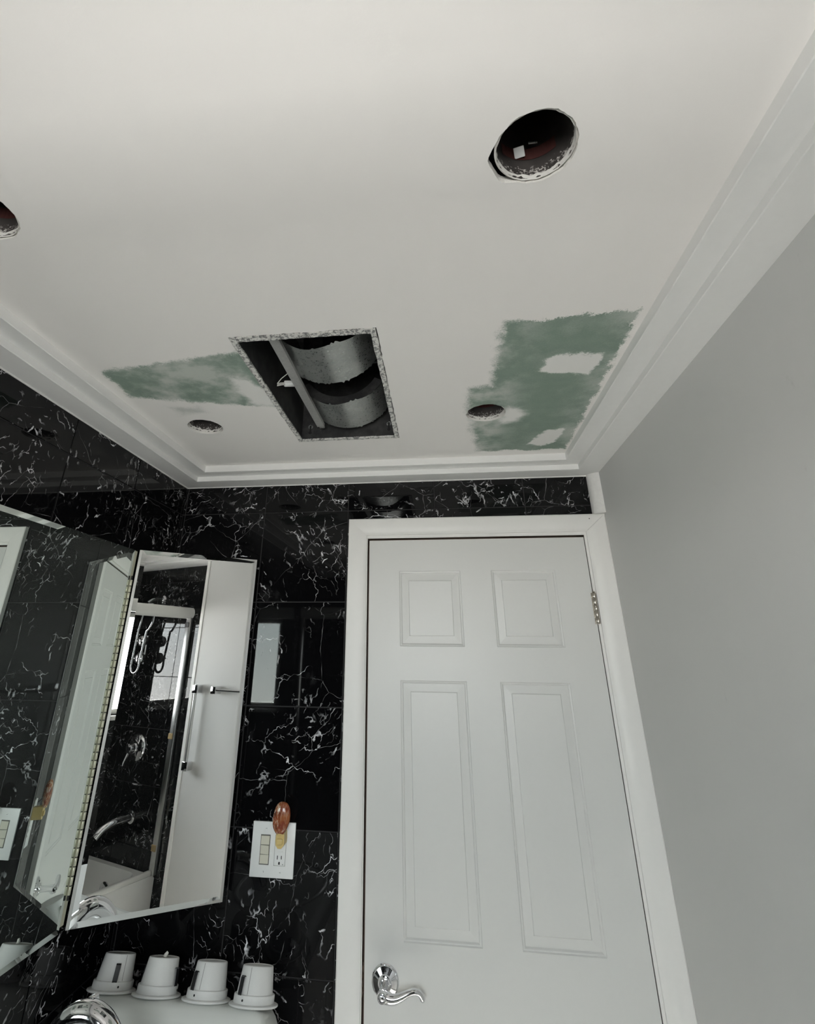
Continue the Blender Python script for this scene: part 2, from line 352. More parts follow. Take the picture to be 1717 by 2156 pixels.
# ------------------------------------------------------------------ mesh helpers
class MB:
    def __init__(s): s.bm = bmesh.new()
    def face(s, pts):
        try: return s.bm.faces.new([s.bm.verts.new(p) for p in pts])
        except ValueError: return None
    def box(s, a, b, bev=0.0, seg=1):
        a, b = Vector(a), Vector(b)
        r = bmesh.ops.create_cube(s.bm, size=1)
        vs = r['verts']
        for v in vs: v.co = Vector([(a[i] + b[i]) / 2 + v.co[i] * (b[i] - a[i]) for i in range(3)])
        if bev:
            es = list({e for v in vs for e in v.link_edges})
            bmesh.ops.bevel(s.bm, geom=es, offset=bev, segments=seg, affect='EDGES', profile=0.5)
        return s
    def lathe(s, prof, c=(0, 0, 0), n=40, axis='Z', cap0=True, cap1=True, a0=0.0, a1=2 * math.pi):
        full = abs(a1 - a0 - 2 * math.pi) < 1e-6
        rows = []
        k = n if full else n + 1
        for r, h in prof:
            ring = []
            for i in range(k):
                a = a0 + (a1 - a0) * i / n
                u, v = r * math.cos(a), r * math.sin(a)
                p = {'Z': (u, v, h), 'Y': (u, h, v), 'X': (h, u, v)}[axis]
                ring.append(s.bm.verts.new((c[0] + p[0], c[1] + p[1], c[2] + p[2])))
            rows.append(ring)
        for A, B in zip(rows, rows[1:]):
            for i in range(n):
                j = (i + 1) % k
                s.bm.faces.new((A[i], A[j], B[j], B[i]))
        if full and cap0 and prof[0][0] > 1e-6: s.bm.faces.new(rows[0])
        if full and cap1 and prof[-1][0] > 1e-6: s.bm.faces.new(rows[-1])
        return s
    def tube(s, pts, r, n=14, caps=True):
        pts = [Vector(p) for p in pts]
        rs = r if isinstance(r, (list, tuple)) else [r] * len(pts)
        up = None; rings = []
        for i, p in enumerate(pts):
            d = (pts[min(i + 1, len(pts) - 1)] - pts[max(i - 1, 0)]).normalized()
            if up is None: up = Vector((0, 0, 1)) if abs(d.z) < 0.9 else Vector((1, 0, 0))
            x = (up - d * up.dot(d)).normalized(); y = d.cross(x); up = x
            rr = rs[i]; rx, ry = rr if isinstance(rr, (tuple, list)) else (rr, rr)
            rings.append([s.bm.verts.new(p + x * math.cos(2 * math.pi * k / n) * rx + y * math.sin(2 * math.pi * k / n) * ry) for k in range(n)])
        for A, B in zip(rings, rings[1:]):
            for k in range(n):
                j = (k + 1) % n
                s.bm.faces.new((A[k], A[j], B[j], B[k]))
        if caps:
            s.bm.faces.new(rings[0][::-1]); s.bm.faces.new(rings[-1])
        return s
    def prism(s, poly, fn, d0, d1):           # poly 2D points mapped by fn(u, v, d)
        A = [s.bm.verts.new(fn(u, v, d0)) for u, v in poly]; B = [s.bm.verts.new(fn(u, v, d1)) for u, v in poly]
        s.bm.faces.new(A); s.bm.faces.new(B[::-1])
        for i in range(len(poly)):
            j = (i + 1) % len(poly)
            s.bm.faces.new((A[i], A[j], B[j], B[i]))
        return s
    def mesh(s, name, mat, smooth=None):
        bmesh.ops.recalc_face_normals(s.bm, faces=s.bm.faces)
        me = bpy.data.meshes.new(name); s.bm.to_mesh(me); s.bm.free()
        for m in (mat if isinstance(mat, (list, tuple)) else [mat]): me.materials.append(m)
        if smooth is not None:
            me.polygons.foreach_set('use_smooth', [True] * len(me.polygons))
            me.set_sharp_from_angle(angle=math.radians(smooth))
        return me
    def build(s, name, mat, parent=None, smooth=None, loc=None, rotz=None):
        return link(name, s.mesh(name, mat, smooth), parent, loc, rotz)
def link(name, me, parent=None, loc=None, rotz=None):
    o = bpy.data.objects.new(name, me); COL.objects.link(o)
    if parent is not None: o.parent = parent
    if loc is not None: o.location = loc
    if rotz is not None: o.rotation_euler = (0, 0, rotz)
    return o
def struct(o): o['kind'] = 'structure'; return o
def tag(o, label, cat, group=None):
    o['label'] = label; o['category'] = cat
    if group: o['group'] = group
    return o
def thing(name, label, cat, loc=(0, 0, 0), rotz=0.0, group=None):
    o = bpy.data.objects.new(name, None); COL.objects.link(o); o.empty_display_size = 0.05
    o.location = loc; o.rotation_euler = (0, 0, rotz)
    return tag(o, label, cat, group)
def plabel(o, label): o['label'] = label; return o
def bez(p0, p1, p2, p3, n=12):
    p0, p1, p2, p3 = map(Vector, (p0, p1, p2, p3))
    return [((1 - t) ** 3) * p0 + 3 * ((1 - t) ** 2) * t * p1 + 3 * (1 - t) * t * t * p2 + t ** 3 * p3 for t in [i / n for i in range(n + 1)]]

# ------------------------------------------------------------------ room shell
XR, XP, YE = 1.4756, 1.600, -1.53          # painted right wall, plumbing wall of the tub, end of the painted wall
ZW = 2.2487                                 # underside of the crown
PITCH, JOINT = 0.305, 0.0034
TH = 2.1463                                 # a horizontal tile joint
def tile_mesh(w, h):                        # tile face in local x/z, front at y = 0 facing -y, back at y = +0.0025
    b = MB(); e = 0.0009
    fr = [(e, 0, e), (w - e, 0, e), (w - e, 0, h - e), (e, 0, h - e)]
    md = [(0, e, 0), (w, e, 0), (w, e, h), (0, e, h)]
    bk = [(0, 0.0025, 0), (w, 0.0025, 0), (w, 0.0025, h), (0, 0.0025, h)]
    F, Mv, B = [[b.bm.verts.new(p) for p in L] for L in (fr, md, bk)]
    b.bm.faces.new(F)
    for i in range(4):
        j = (i + 1) % 4
        b.bm.faces.new((F[i], F[j], Mv[j], Mv[i])); b.bm.faces.new((Mv[i], Mv[j], B[j], B[i]))
    return b.mesh('tile', M['marble'])
_tm = {}
def tiles(parent, u0, u1, z0, z1, uoff, place, holes=()):
    """place(u, z) -> (location, rotz); local tile x runs along +u"""
    k0 = math.floor((u0 - uoff) / PITCH); k1 = math.ceil((u1 - uoff) / PITCH)
    j0 = math.floor((z0 - TH) / PITCH); j1 = math.ceil((z1 - TH) / PITCH)
    for k in range(k0, k1):
        for j in range(j0, j1):
            a0, a1 = max(u0, uoff + k * PITCH + JOINT / 2), min(u1, uoff + (k + 1) * PITCH - JOINT / 2)
            b0, b1 = max(z0, TH + j * PITCH + JOINT / 2), min(z1, TH + (j + 1) * PITCH - JOINT / 2)
            if a1 - a0 < 0.004 or b1 - b0 < 0.004: continue
            rects = [(a0, a1, b0, b1)]
            for (h0, h1, g0, g1) in holes:
                nr = []
                for (p0, p1, q0, q1) in rects:
                    if p1 <= h0 or p0 >= h1 or q1 <= g0 or q0 >= g1: nr.append((p0, p1, q0, q1)); continue
                    if q1 > g1: nr.append((p0, p1, g1, q1))
                    if q0 < g0: nr.append((p0, p1, q0, g0))
                    m0, m1 = max(q0, g0), min(q1, g1)
                    if p0 < h0: nr.append((p0, h0, m0, m1))
                    if p1 > h1: nr.append((h1, p1, m0, m1))
                rects = nr
            for (p0, p1, q0, q1) in rects:
                if p1 - p0 < 0.004 or q1 - q0 < 0.004: continue
                key = (round(p1 - p0, 4), round(q1 - q0, 4))
                if key not in _tm: _tm[key] = tile_mesh(*key)
                loc, rz = place(p0, p1, q0)
                link('tile', _tm[key], parent, loc, rz)

D0X, D1X, DZ = 0.676, 1.424, 2.072           # rough opening of the door
b = MB()
b.box((-0.12, 0.0025, 0), (D0X, 0.11, 2.62)); b.box((D1X, 0.0025, 0), (1.75, 0.11, 2.62)); b.box((D0X, 0.0025, DZ), (D1X, 0.11, 2.62))
wall_back = struct(b.build('wall_back', M['grout']))
tiles(wall_back, 0.0005, 0.640, 0.0, ZW - 0.002, 0.3136, lambda u0, u1, z: ((u0, 0, z), 0))
tiles(wall_back, 0.640, XR - 0.010, 2.100, ZW - 0.002, 0.3136, lambda u0, u1, z: ((u0, 0, z), 0))

wall_left = struct(MB().box((-0.12, -2.58, 0), (-0.0025, 0.0025, 2.62)).build('wall_left', M['grout']))
tiles(wall_left, -2.4575, -0.0005, 0.0, ZW - 0.002, -0.3225, lambda u0, u1, z: ((0, u0, z), math.radians(90)))   # face turned to +x

b = MB().box((XR, YE, 0), (1.75, 0.0025, 2.62))
wall_right = struct(b.build('wall_right', M['wall_paint']))
wall_plumbing = struct(MB().box((XP + 0.0025, -2.58, 0), (1.75, YE, 2.62)).build('wall_right_shower', M['grout']))
tiles(wall_plumbing, -YE + 0.0005, 2.4575, 0.0, ZW - 0.002, 1.555, lambda u0, u1, z: ((XP, -u0, z), math.radians(-90)))  # face turned to -x
bm_edge = struct(MB().box((XR - 0.004, YE - 0.006, 0.0), (XR + 0.03, YE + 0.022, ZW), 0.002).build('trim_5', M['white_paint']))

b = MB()
b.box((-0.12, YF - 0.12, 0), (XW0, YF - 0.0025, 2.62)); b.box((XW1, YF - 0.12, 0), (1.75, YF - 0.0025, 2.62))
b.box((XW0, YF - 0.12, 0), (XW1, YF - 0.0025, ZW0)); b.box((XW0, YF - 0.12, ZW1), (XW1, YF - 0.0025, 2.62))
wall_front = struct(b.build('wall_front', M['grout']))
tiles(wall_front, 0.0005, XP - 0.0005, 0.0, ZW - 0.002, 0.3136, lambda u0, u1, z: ((u1, YF, z), math.radians(180)),
      holes=[(XW0 - 0.012, XW1 + 0.012, ZW0 - 0.03, ZW1 + 0.012)])
# window: frame, sash bars, pane, sill
b = MB()
for a, c in (((XW0, YF - 0.09, ZW0), (XW0 + 0.03, YF - 0.03, ZW1)), ((XW1 - 0.03, YF - 0.09, ZW0), (XW1, YF - 0.03, ZW1)),
             ((XW0 + 0.03, YF - 0.09, ZW0), (XW1 - 0.03, YF - 0.03, ZW0 + 0.03)), ((XW0 + 0.03, YF - 0.09, ZW1 - 0.03), (XW1 - 0.03, YF - 0.03, ZW1))):
    b.box(a, c, 0.003)
win = struct(b.build('window_1', M['white_paint']))
MB().box((XW0 + 0.025, YF - 0.064, ZW0 + 0.025), (XW1 - 0.025, YF - 0.060, ZW1 - 0.025)).build('pane', M['pane'], win)
MB().box((XW0 - 0.012, YF - 0.03, ZW0 - 0.030), (XW1 + 0.012, YF + 0.022, ZW0 - 0.004), 0.004).build('window_sill', M['white_paint'], win)

# floor of pale tiles
floor = struct(MB().box((-0.12, -2.58, -0.08), (1.75, 0.11, -0.003)).build('floor', M['floor_grout']))
ftm = MB().box((0, 0, -0.003), (0.3, 0.3, 0.0), 0.0008).mesh('floor_tile', M['floor'])
for i in range(6):
    for j in range(8):
        x, y = 0.0 + i * 0.304, -0.302 - j * 0.304
        if x + 0.3 > XR or y < -2.45: continue
        link('floor_tile', ftm, floor, (x, y, 0))

# ceiling board with the cut-outs
CX0, CX1, CY1, CY0 = 0.115, XR - 0.115, -0.115, YF + 0.115
HOLES = [(1.085, -1.258, 0.0535), (0.264, -1.250, 0.0535), (0.2665, -0.449, 0.0505), (1.0775, -0.4545, 0.0535)]
FAN = (0.513, 0.828, -0.887, -0.308)
def hole_pts(i):
    rnd = random.Random(20 + i); cx, cy, r = HOLES[i]; n = 72; out = []
    ph = [rnd.uniform(0, 6.28) for _ in range(6)]
    for k in range(n):
        a = 2 * math.pi * k / n
        rr = r * (1 + 0.012 * math.sin(3 * a + ph[0]) + 0.008 * math.sin(7 * a + ph[1]) + 0.007 * math.sin(13 * a + ph[2])) + rnd.uniform(-0.0006, 0.0006)
        if i == 0:                                   # torn out towards the left wall on one side
            d = math.atan2(math.sin(a - math.radians(150)), math.cos(a - math.radians(150)))
            rr += 0.008 * math.exp(-(d / 0.62) ** 2) * (1 + 0.35 * math.sin(9 * a))
        out.append((cx + rr * math.cos(a), cy + rr * math.sin(a)))
    return out
fx0, fx1, fy0, fy1 = FAN
def jag(p, q, n, amp, rnd):
    return [(p[0] + (q[0] - p[0]) * k / n + rnd.uniform(-amp, amp) * (k > 0), p[1] + (q[1] - p[1]) * k / n + rnd.uniform(-amp, amp) * (k > 0)) for k in range(n)]
rnd = random.Random(3)
fan_loop = jag((fx0, fy0), (fx1, fy0), 26, 0.0012, rnd) + jag((fx1, fy0), (fx1, fy1), 40, 0.0012, rnd) + jag((fx1, fy1), (fx0, fy1), 26, 0.0012, rnd) + jag((fx0, fy1), (fx0, fy0), 40, 0.0012, rnd)
loops = [[(CX0, CY0), (CX1, CY0), (CX1, CY1), (CX0, CY1)]] + [hole_pts(i) for i in range(4)] + [fan_loop]
b = MB()
THK = 0.013
allv = []
edges = []
for L in loops:
    vs = [b.bm.verts.new((x, y, ZC)) for x, y in L]
    allv.append(vs)
    edges += [b.bm.edges.new((vs[i], vs[(i + 1) % len(vs)])) for i in range(len(vs))]
bmesh.ops.triangle_fill(b.bm, use_beauty=True, use_dissolve=False, edges=edges)
for f in b.bm.faces: f.material_index = 0
for vs in allv:
    top = [b.bm.verts.new((v.co.x, v.co.y, ZC + THK)) for v in vs]
    for i in range(len(vs)):
        j = (i + 1) % len(vs)
        f = b.bm.faces.new((vs[i], vs[j], top[j], top[i])); f.material_index = 1
me = bpy.data.meshes.new('ceiling')
b.bm.normal_update()
b.bm.to_mesh(me); b.bm.free()
me.materials.append(M['ceiling']); me.materials.append(M['plaster'])
ceiling = struct(link('ceiling', me))
# roof void above the board
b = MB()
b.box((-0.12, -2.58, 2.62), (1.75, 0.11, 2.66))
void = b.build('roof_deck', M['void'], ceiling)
# joists in the void
for x in (0.45, 0.90, 1.30):
    MB().box((x - 0.02, -2.46, ZC + THK + 0.005), (x + 0.02, (-0.92 if x < 0.9 and x > 0.44 else -0.01) if x != 0.90 else -0.01, 2.60)).build('joist', M['wood_gap_dark'], ceiling)

# two-step tray moulding, one mitred length per wall
Z1, Z2 = ZW, ZW + 0.0175
S2, S1 = 0.0728, 0.0486
prof = [(0.0, Z1), (S2 - 0.0015, Z1), (S2, Z1 + 0.0015), (S2, Z2), (S2 + S1 - 0.0015, Z2), (S2 + S1, Z2 + 0.0015), (S2 + S1, ZC + 0.0005), (0.0, ZC + 0.0005)]
corner = [(0.0, 0.0), (XR, 0.0), (XR, YF), (0.0, YF)]
inward = [(1, -1), (-1, -1), (-1, 1), (1, 1)]
for i in range(4):
    j = (i + 1) % 4
    b = MB()
    A = [b.bm.verts.new((corner[i][0] + inward[i][0] * d, corner[i][1] + inward[i][1] * d, z)) for d, z in prof]
    B = [b.bm.verts.new((corner[j][0] + inward[j][0] * d, corner[j][1] + inward[j][1] * d, z)) for d, z in prof]
    for k in range(len(prof)):
        m = (k + 1) % len(prof)
        b.bm.faces.new((A[k], A[m], B[m], B[k]))
    b.bm.faces.new(A); b.bm.faces.new(B)
    struct(b.build('trim_%d' % (i + 1), M['crown_paint']))
struct(MB().box((XR, YF, ZW), (XP + 0.0025, YE, ZW + 0.03)).build('trim_6', M['crown_paint']))
# bead of white caulk between tile and crown
struct(MB().tube([(0.0, -0.001, ZW - 0.0005), (XR - 0.03, -0.001, ZW - 0.0005)], 0.0026, 8).build('trim_7', M['caulk']))
struct(MB().tube([(0.001, -2.45, ZW - 0.0005), (0.001, -0.002, ZW - 0.0005)], 0.0026, 8).build('trim_8', M['caulk']))
# quarter round in the corner above the casing
qr = [(0, 0)] + [(-0.034 * math.cos(a), -0.034 * math.sin(a)) for a in [math.pi / 2 * k / 10 for k in range(11)]]
struct(MB().prism(qr, lambda u, v, d: (XR + u, v, d), 2.1128, ZW).build('trim_9', M['caulk'], smooth=40))

# ------------------------------------------------------------------ door
SX0, SX1, SZ = 0.6965, 1.4015, 2.0400
pan_x = [(0.7972, 0.9979), (1.0965, 1.2981)]
pan_z = [(1.7092, 1.9380), (1.0120, 1.6140), (0.20, 0.80)]
b = MB()
xs = [SX0, pan_x[0][0], pan_x[0][1], pan_x[1][0], pan_x[1][1], SX1]
zs = sorted({0.008, SZ, *[z for p in pan_z for z in p]})
vg = {}
def gv(x, z):
    if (x, z) not in vg: vg[(x, z)] = b.bm.verts.new((x, 0.0, z))
    return vg[(x, z)]
for i in range(5):
    for j in range(len(zs) - 1):
        if (xs[i], xs[i + 1]) in pan_x and (zs[j], zs[j + 1]) in pan_z: continue
        b.bm.faces.new((gv(xs[i], zs[j]), gv(xs[i + 1], zs[j]), gv(xs[i + 1], zs[j + 1]), gv(xs[i], zs[j + 1])))
bk = [b.bm.verts.new(p) for p in ((SX0, 0.035, 0.008), (SX1, 0.035, 0.008), (SX1, 0.035, SZ), (SX0, 0.035, SZ))]
b.bm.faces.new(bk)
cs = [gv(SX0, 0.008), gv(SX1, 0.008), gv(SX1, SZ), gv(SX0, SZ)]
zcol = [gv(SX0, z) for z in zs]; zcol2 = [gv(SX1, z) for z in zs]; xrow = [gv(x, SZ) for x in xs]; xrow0 = [gv(x, 0.008) for x in xs]
b.bm.faces.new(zcol + [bk[3], bk[0]]); b.bm.faces.new(zcol2 + [bk[2], bk[1]]); b.bm.faces.new(xrow + [bk[2], bk[3]]); b.bm.faces.new(xrow0 + [bk[1], bk[0]])
door = struct(b.build('door_1', M['door_paint']))
steps = [(0.0, 0.0), (0.0022, 0.0026), (0.0052, 0.0030), (0.0085, 0.0064), (0.0105, 0.0064), (0.0300, 0.0046), (0.0320, 0.0022)]
for (x0, x1) in pan_x:
    for (z0, z1) in pan_z:
        b = MB(); prev = None
        for ins, dep in steps:
            ring = [b.bm.verts.new(p) for p in ((x0 + ins, dep, z0 + ins), (x1 - ins, dep, z0 + ins), (x1 - ins, dep, z1 - ins), (x0 + ins, dep, z1 - ins))]
            if prev:
                for k in range(4): b.bm.faces.new((prev[k], prev[(k + 1) % 4], ring[(k + 1) % 4], ring[k]))
            prev = ring
        b.bm.faces.new(prev)
        b.build('panel', M['door_paint'], door)
# hinge knuckle
b = MB(); hz0, hz1 = 1.7755, 1.8660
hinge = MB().box((1.3955, -0.0035, hz0), (1.4030, 0.001, hz1)).build('hinge', M['nickel'], door)
for k in range(5):
    a0 = hz0 + (hz1 - hz0) * k / 5; a1 = hz0 + (hz1 - hz0) * (k + 1) / 5
    MB().lathe([(0.0052, a0 + 0.0004), (0.0058, a0 + 0.0012), (0.0058, a1 - 0.0012), (0.0052, a1 - 0.0004)], (1.4030, -0.0085, 0), 18).build('knuckle', M['nickel'], hinge, smooth=40)
MB().lathe([(0.0032, hz1), (0.0045, hz1 + 0.001), (0.0040, hz1 + 0.004), (0.001, hz1 + 0.005)], (1.4030, -0.0085, 0), 14).build('pin_head', M['nickel'], hinge, smooth=40)
# lever handle
RX, RZ = 0.7502, 0.9367
MB().lathe([(0.0345, 0.0), (0.0345, -0.003), (0.0325, -0.0045), (0.0310, -0.0045), (0.0300, -0.0065), (0.0175, -0.0120), (0.0160, -0.0150), (0.0130, -0.0155), (0.0115, -0.018)],
           (RX, 0, RZ), 48, 'Y').build('rosette', M['chrome'], door, smooth=30)
plabel(door.children[-1], 'round chrome rose with a small release hole')
MB().lathe([(0.0, -0.0086), (0.0032, -0.0090), (0.0032, -0.0105), (0.0, -0.0108)], (RX + 0.001, 0, RZ + 0.0215), 14, 'Y').build('release_hole', M['dark_slot'], [c for c in door.children if c.name.startswith('rosette')][0])
lev = MB().tube([(RX, -0.016, RZ), (RX, -0.030, RZ), (RX, -0.046, RZ), (RX, -0.058, RZ - 0.001)], [0.0105, 0.0090, 0.0095, 0.0125], 22).build('lever_handle', M['chrome'], door, smooth=50)
plabel(lev, 'curved chrome lever')
pth = bez((RX - 0.004, -0.056, RZ - 0.001), (RX + 0.030, -0.062, RZ - 0.018), (RX + 0.048, -0.060, RZ + 0.006), (RX + 0.074, -0.054, RZ + 0.008), 16)
pth += bez(pth[-1], (RX + 0.090, -0.050, RZ + 0.008), (RX + 0.094, -0.048, RZ + 0.000), (RX + 0.097, -0.048, RZ - 0.011), 8)[1:]
nn = len(pth)
rad = [(0.0132 - 0.0066 * min(1, i / 14), 0.0115 - 0.0046 * min(1, i / 14)) for i in range(nn)]
rad[-1] = (0.0035, 0.0035); rad[0] = (0.009, 0.008)
MB().tube(pth, rad, 16).build('lever_arm', M['chrome'], lev, smooth=60)
MB().lathe([(0.0118, -0.0585), (0.0125, -0.0640), (0.0108, -0.0690), (0.0080, -0.0690), (0.0070, -0.0660)], (RX - 0.001, 0, RZ - 0.002), 30, 'Y').build('hub_ring', M['chrome'], lev, smooth=35)
MB().lathe([(0.0060, -0.066), (0.0058, -0.0705), (0.0040, -0.0715), (0.0, -0.0718)], (RX - 0.001, 0, RZ - 0.002), 24, 'Y').build('lock_button', M['chrome'], lev, smooth=35)
# jamb and stop
JX0, JX1, JZ = 0.6895, 1.4045, 2.0480
b = MB()
b.box((D0X, 0.000, 0), (JX0, 0.11, JZ + 0.016)); b.box((JX1, 0.000, 0), (D1X, 0.11, JZ + 0.016)); b.box((JX0, 0.000, JZ), (JX1, 0.11, JZ + 0.016))
jamb = struct(b.build('trim_10', M['wood_gap_dark']))  # brown wood, with the shade of the slab gap put into its colour
b = MB()
b.box((D0X, -0.0006, 0), (JX0 + 0.0005, 0.004, JZ + 0.016)); b.box((JX1 - 0.0005, -0.0006, 0), (D1X, 0.004, JZ + 0.016)); b.box((JX0, -0.0006, JZ - 0.0005), (JX1, 0.004, JZ + 0.016))
b.build('jamb_face', M['white_paint'], jamb)
b = MB()
b.box((JX0, 0.037, 0), (JX0 + 0.012, 0.075, JZ)); b.box((JX1 - 0.012, 0.037, 0), (JX1, 0.075, JZ)); b.box((JX0 + 0.012, 0.037, JZ - 0.012), (JX1 - 0.012, 0.075, JZ))
b.build('door_stop', M['wood_gap_dark'], jamb)  # dark stop, coloured so the gap behind the slab edge reads shaded
MB().box((JX0 - 0.0006, 0.004, 0.900), (JX0 + 0.0009, 0.028, 0.957), 0.0005).build('strike_plate', M['nickel'], jamb)
# casing: left leg, right leg, head - mitred, slightly rounded face
CXa, CXb, CZ, CIa, CIb, CIZ = 0.6255, XR, 2.1124, 0.6875, 1.4115, 2.0575
cprof = [(0.0, 0.0), (0.0, 0.0155), (0.0030, 0.0180), (0.030, 0.0176), (0.050, 0.0150), (0.0580, 0.0105), (0.0620, 0.0085), (0.0620, 0.0)]
def casing_piece(pathA, pathB, name):
    b = MB()
    A = [b.bm.verts.new(pathA(d / 0.062, h)) for d, h in cprof]; B = [b.bm.verts.new(pathB(d / 0.062, h)) for d, h in cprof]
    for k in range(len(cprof)):
        m = (k + 1) % len(cprof)
        b.bm.faces.new((A[k], A[m], B[m], B[k]))
    b.bm.faces.new(A); b.bm.faces.new(B)
    return struct(b.build(name, M['white_paint'], smooth=25))
lerp = lambda a, c, t: a + (c - a) * t
casing_piece(lambda d, h: (lerp(CXa, CIa, d), -h, 0.0), lambda d, h: (lerp(CXa, CIa, d), -h, lerp(CZ, CIZ, d) - 0.0002), 'trim_11')
casing_piece(lambda d, h: (lerp(CXb, CIb, d), -h, 0.0), lambda d, h: (lerp(CXb, CIb, d), -h, lerp(CZ, CIZ, d) - 0.0005), 'trim_12')
cas_head = casing_piece(lambda d, h: (lerp(CXa, CIa, d), -h, lerp(CZ, CIZ, d)), lambda d, h: (lerp(CXb, CIb, d), -h, lerp(CZ, CIZ, d)), 'trim_13')
MB().lathe([(0.0, -0.0184), (0.0017, -0.0180), (0.0017, -0.0170)], (1.4245, 0, 2.0965), 10, 'Y').build('nail_hole', M['dark_slot'], cas_head)

# ------------------------------------------------------------------ holes in the ceiling: four empty cans and the fan housing
can_labels = ['largest dark round hole in the ceiling, torn at its left rim, near the right crown', 'dark round ceiling hole cut by the left edge of the picture',
              'small dark round hole left of the fan housing, between green patch and left crown', 'small dark round hole in the green patched board by the door']
for i, (cx, cy, r) in enumerate(HOLES):
    t = thing('recessed_light_can', can_labels[i], 'light can', (cx, cy, ZC + 0.001), 0, 'empty light cans in the ceiling')
    rr = r - 0.0035
    b = MB(); n = 56; rnd = random.Random(90 + i)
    outer = [(rr + 0.0022, 0.006), (rr + 0.0022, 0.155)]; inner = [(rr, 0.155), (rr, 0.006)]
    b.lathe([(rr, 0.004), (rr + 0.0016, 0.004), (rr + 0.0016, 0.150), (rr, 0.150), (rr, 0.004)], (0, 0, 0), n, cap0=False, cap1=False)
    b.build('can_wall', M['can'], t, smooth=40)
    MB().lathe([(0.0001, 0.149), (rr, 0.149), (rr, 0.152), (0.0001, 0.152)], (0, 0, 0), 40).build('can_top', M['can'], t)
    # smeared plaster lip around the can mouth
    b = MB(); A = []; B = []; Cc = []
    for k in range(n):
        a = 2 * math.pi * k / n
        j1, j2 = rnd.uniform(-0.0007, 0.0007), rnd.uniform(-0.0007, 0.0007)
        A.append(b.bm.verts.new(((rr - 0.0010 + j1) * math.cos(a), (rr - 0.0010 + j1) * math.sin(a), 0.010 + j2 * 2)))
        B.append(b.bm.verts.new(((rr + 0.0006 + j2) * math.cos(a), (rr + 0.0006 + j2) * math.sin(a), 0.0015)))
        Cc.append(b.bm.verts.new(((rr + 0.0030) * math.cos(a), (rr + 0.0030) * math.sin(a), 0.004)))
    for k in range(n):
        j = (k + 1) % n
        b.bm.faces.new((A[k], A[j], B[j], B[k])); b.bm.faces.new((B[k], B[j], Cc[j], Cc[k]))
    b.build('plaster_lip', M['plaster'], t, smooth=50)
    # a red-brown lath seen through the slot in the can wall
    b = MB()
    for k in range(13):
        a = math.radians(40 + 8 * k)
        p = [((rr - 0.0012) * math.cos(a), (rr - 0.0012) * math.sin(a), z) for z in (0.040, 0.062)]
        if k:
            b.face((q[0], p[0], p[1], q[1]))
        q = p
    b.build('lath_slot', M['wood_red'], t)
    if i == 0:
        o = MB().box((-0.0072, -0.001, -0.0072), (0.0072, 0.001, 0.0072), 0.0006).build('metal_tab', M['plastic_white'], t, loc=(-0.011, 0.040, 0.046))
        o.rotation_euler = Vector((-0.136, -0.52, -0.65)).to_track_quat('Y', 'Z').to_euler()
        plabel(o, 'small square white tab inside the can')
        MB().box((-0.006, -0.0008, -0.0012), (0.006, 0.0008, 0.0012)).build('clip', M['galv'], t, loc=(0.008, 0.034, 0.055))

fan = thing('exhaust_fan_housing', 'rectangular open sheet metal fan housing in the ceiling with curved duct shells', 'fan housing', ((fx0 + fx1) / 2, (fy0 + fy1) / 2, ZC))
def fl(x, y, z): return (x - (fx0 + fx1) / 2, y - (fy0 + fy1) / 2, z - ZC)
bx0, bx1, by0, by1, bz1 = 0.522, 0.8185, -0.878, -0.317, 2.575
b = MB()
for quad in ([(bx0, by0), (bx1, by0)], [(bx1, by0), (bx1, by1)], [(bx1, by1), (bx0, by1)], [(bx0, by1), (bx0, by0)]):
    (xa, ya), (xb, yb) = quad
    b.face([fl(xa, ya, ZC + 0.001), fl(xb, yb, ZC + 0.001), fl(xb, yb, bz1), fl(xa, ya, bz1)])
b.face([fl(bx0, by0, bz1), fl(bx1, by0, bz1), fl(bx1, by1, bz1), fl(bx0, by1, bz1)])
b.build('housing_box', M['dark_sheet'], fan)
rnd = random.Random(11)
for (xa, xb, ya, yb) in ((fx0 + 0.0015, bx0 + 0.004, fy0 + 0.0015, fy1 - 0.0015), (bx1 - 0.004, fx1 - 0.0015, fy0 + 0.0015, fy1 - 0.0015), (bx0 + 0.004, bx1 - 0.004, fy0 + 0.0015, by0 + 0.010), (bx0 + 0.004, bx1 - 0.004, by1 - 0.003, fy1 - 0.0015)):
    b = MB(); n = 40; along_y = (yb - ya) > (xb - xa)
    rows = []
    for k in range(n + 1):
        s = k / n; j1, j2 = rnd.uniform(-0.0009, 0.0009), rnd.uniform(-0.0009, 0.0009); dz = rnd.uniform(-0.0006, 0.0006)
        if along_y: p, q = (xa + j1, lerp(ya, yb, s)), (xb + j2, lerp(ya, yb, s))
        else: p, q = (lerp(xa, xb, s), ya + j1), (lerp(xa, xb, s), yb + j2)
        rows.append([b.bm.verts.new(fl(p[0], p[1], ZC - 0.0012 + dz)), b.bm.verts.new(fl(q[0], q[1], ZC - 0.0008 + dz)), b.bm.verts.new(fl(q[0], q[1], ZC + 0.004)), b.bm.verts.new(fl(p[0], p[1], ZC + 0.004))])
    for A, B in zip(rows, rows[1:]):
        for k in range(4):
            m = (k + 1) % 4
            b.bm.faces.new((A[k], A[m], B[m], B[k]))
    b.bm.faces.new(rows[0]); b.bm.faces.new(rows[-1])
    b.build('flange_strip', M['flange'], fan)
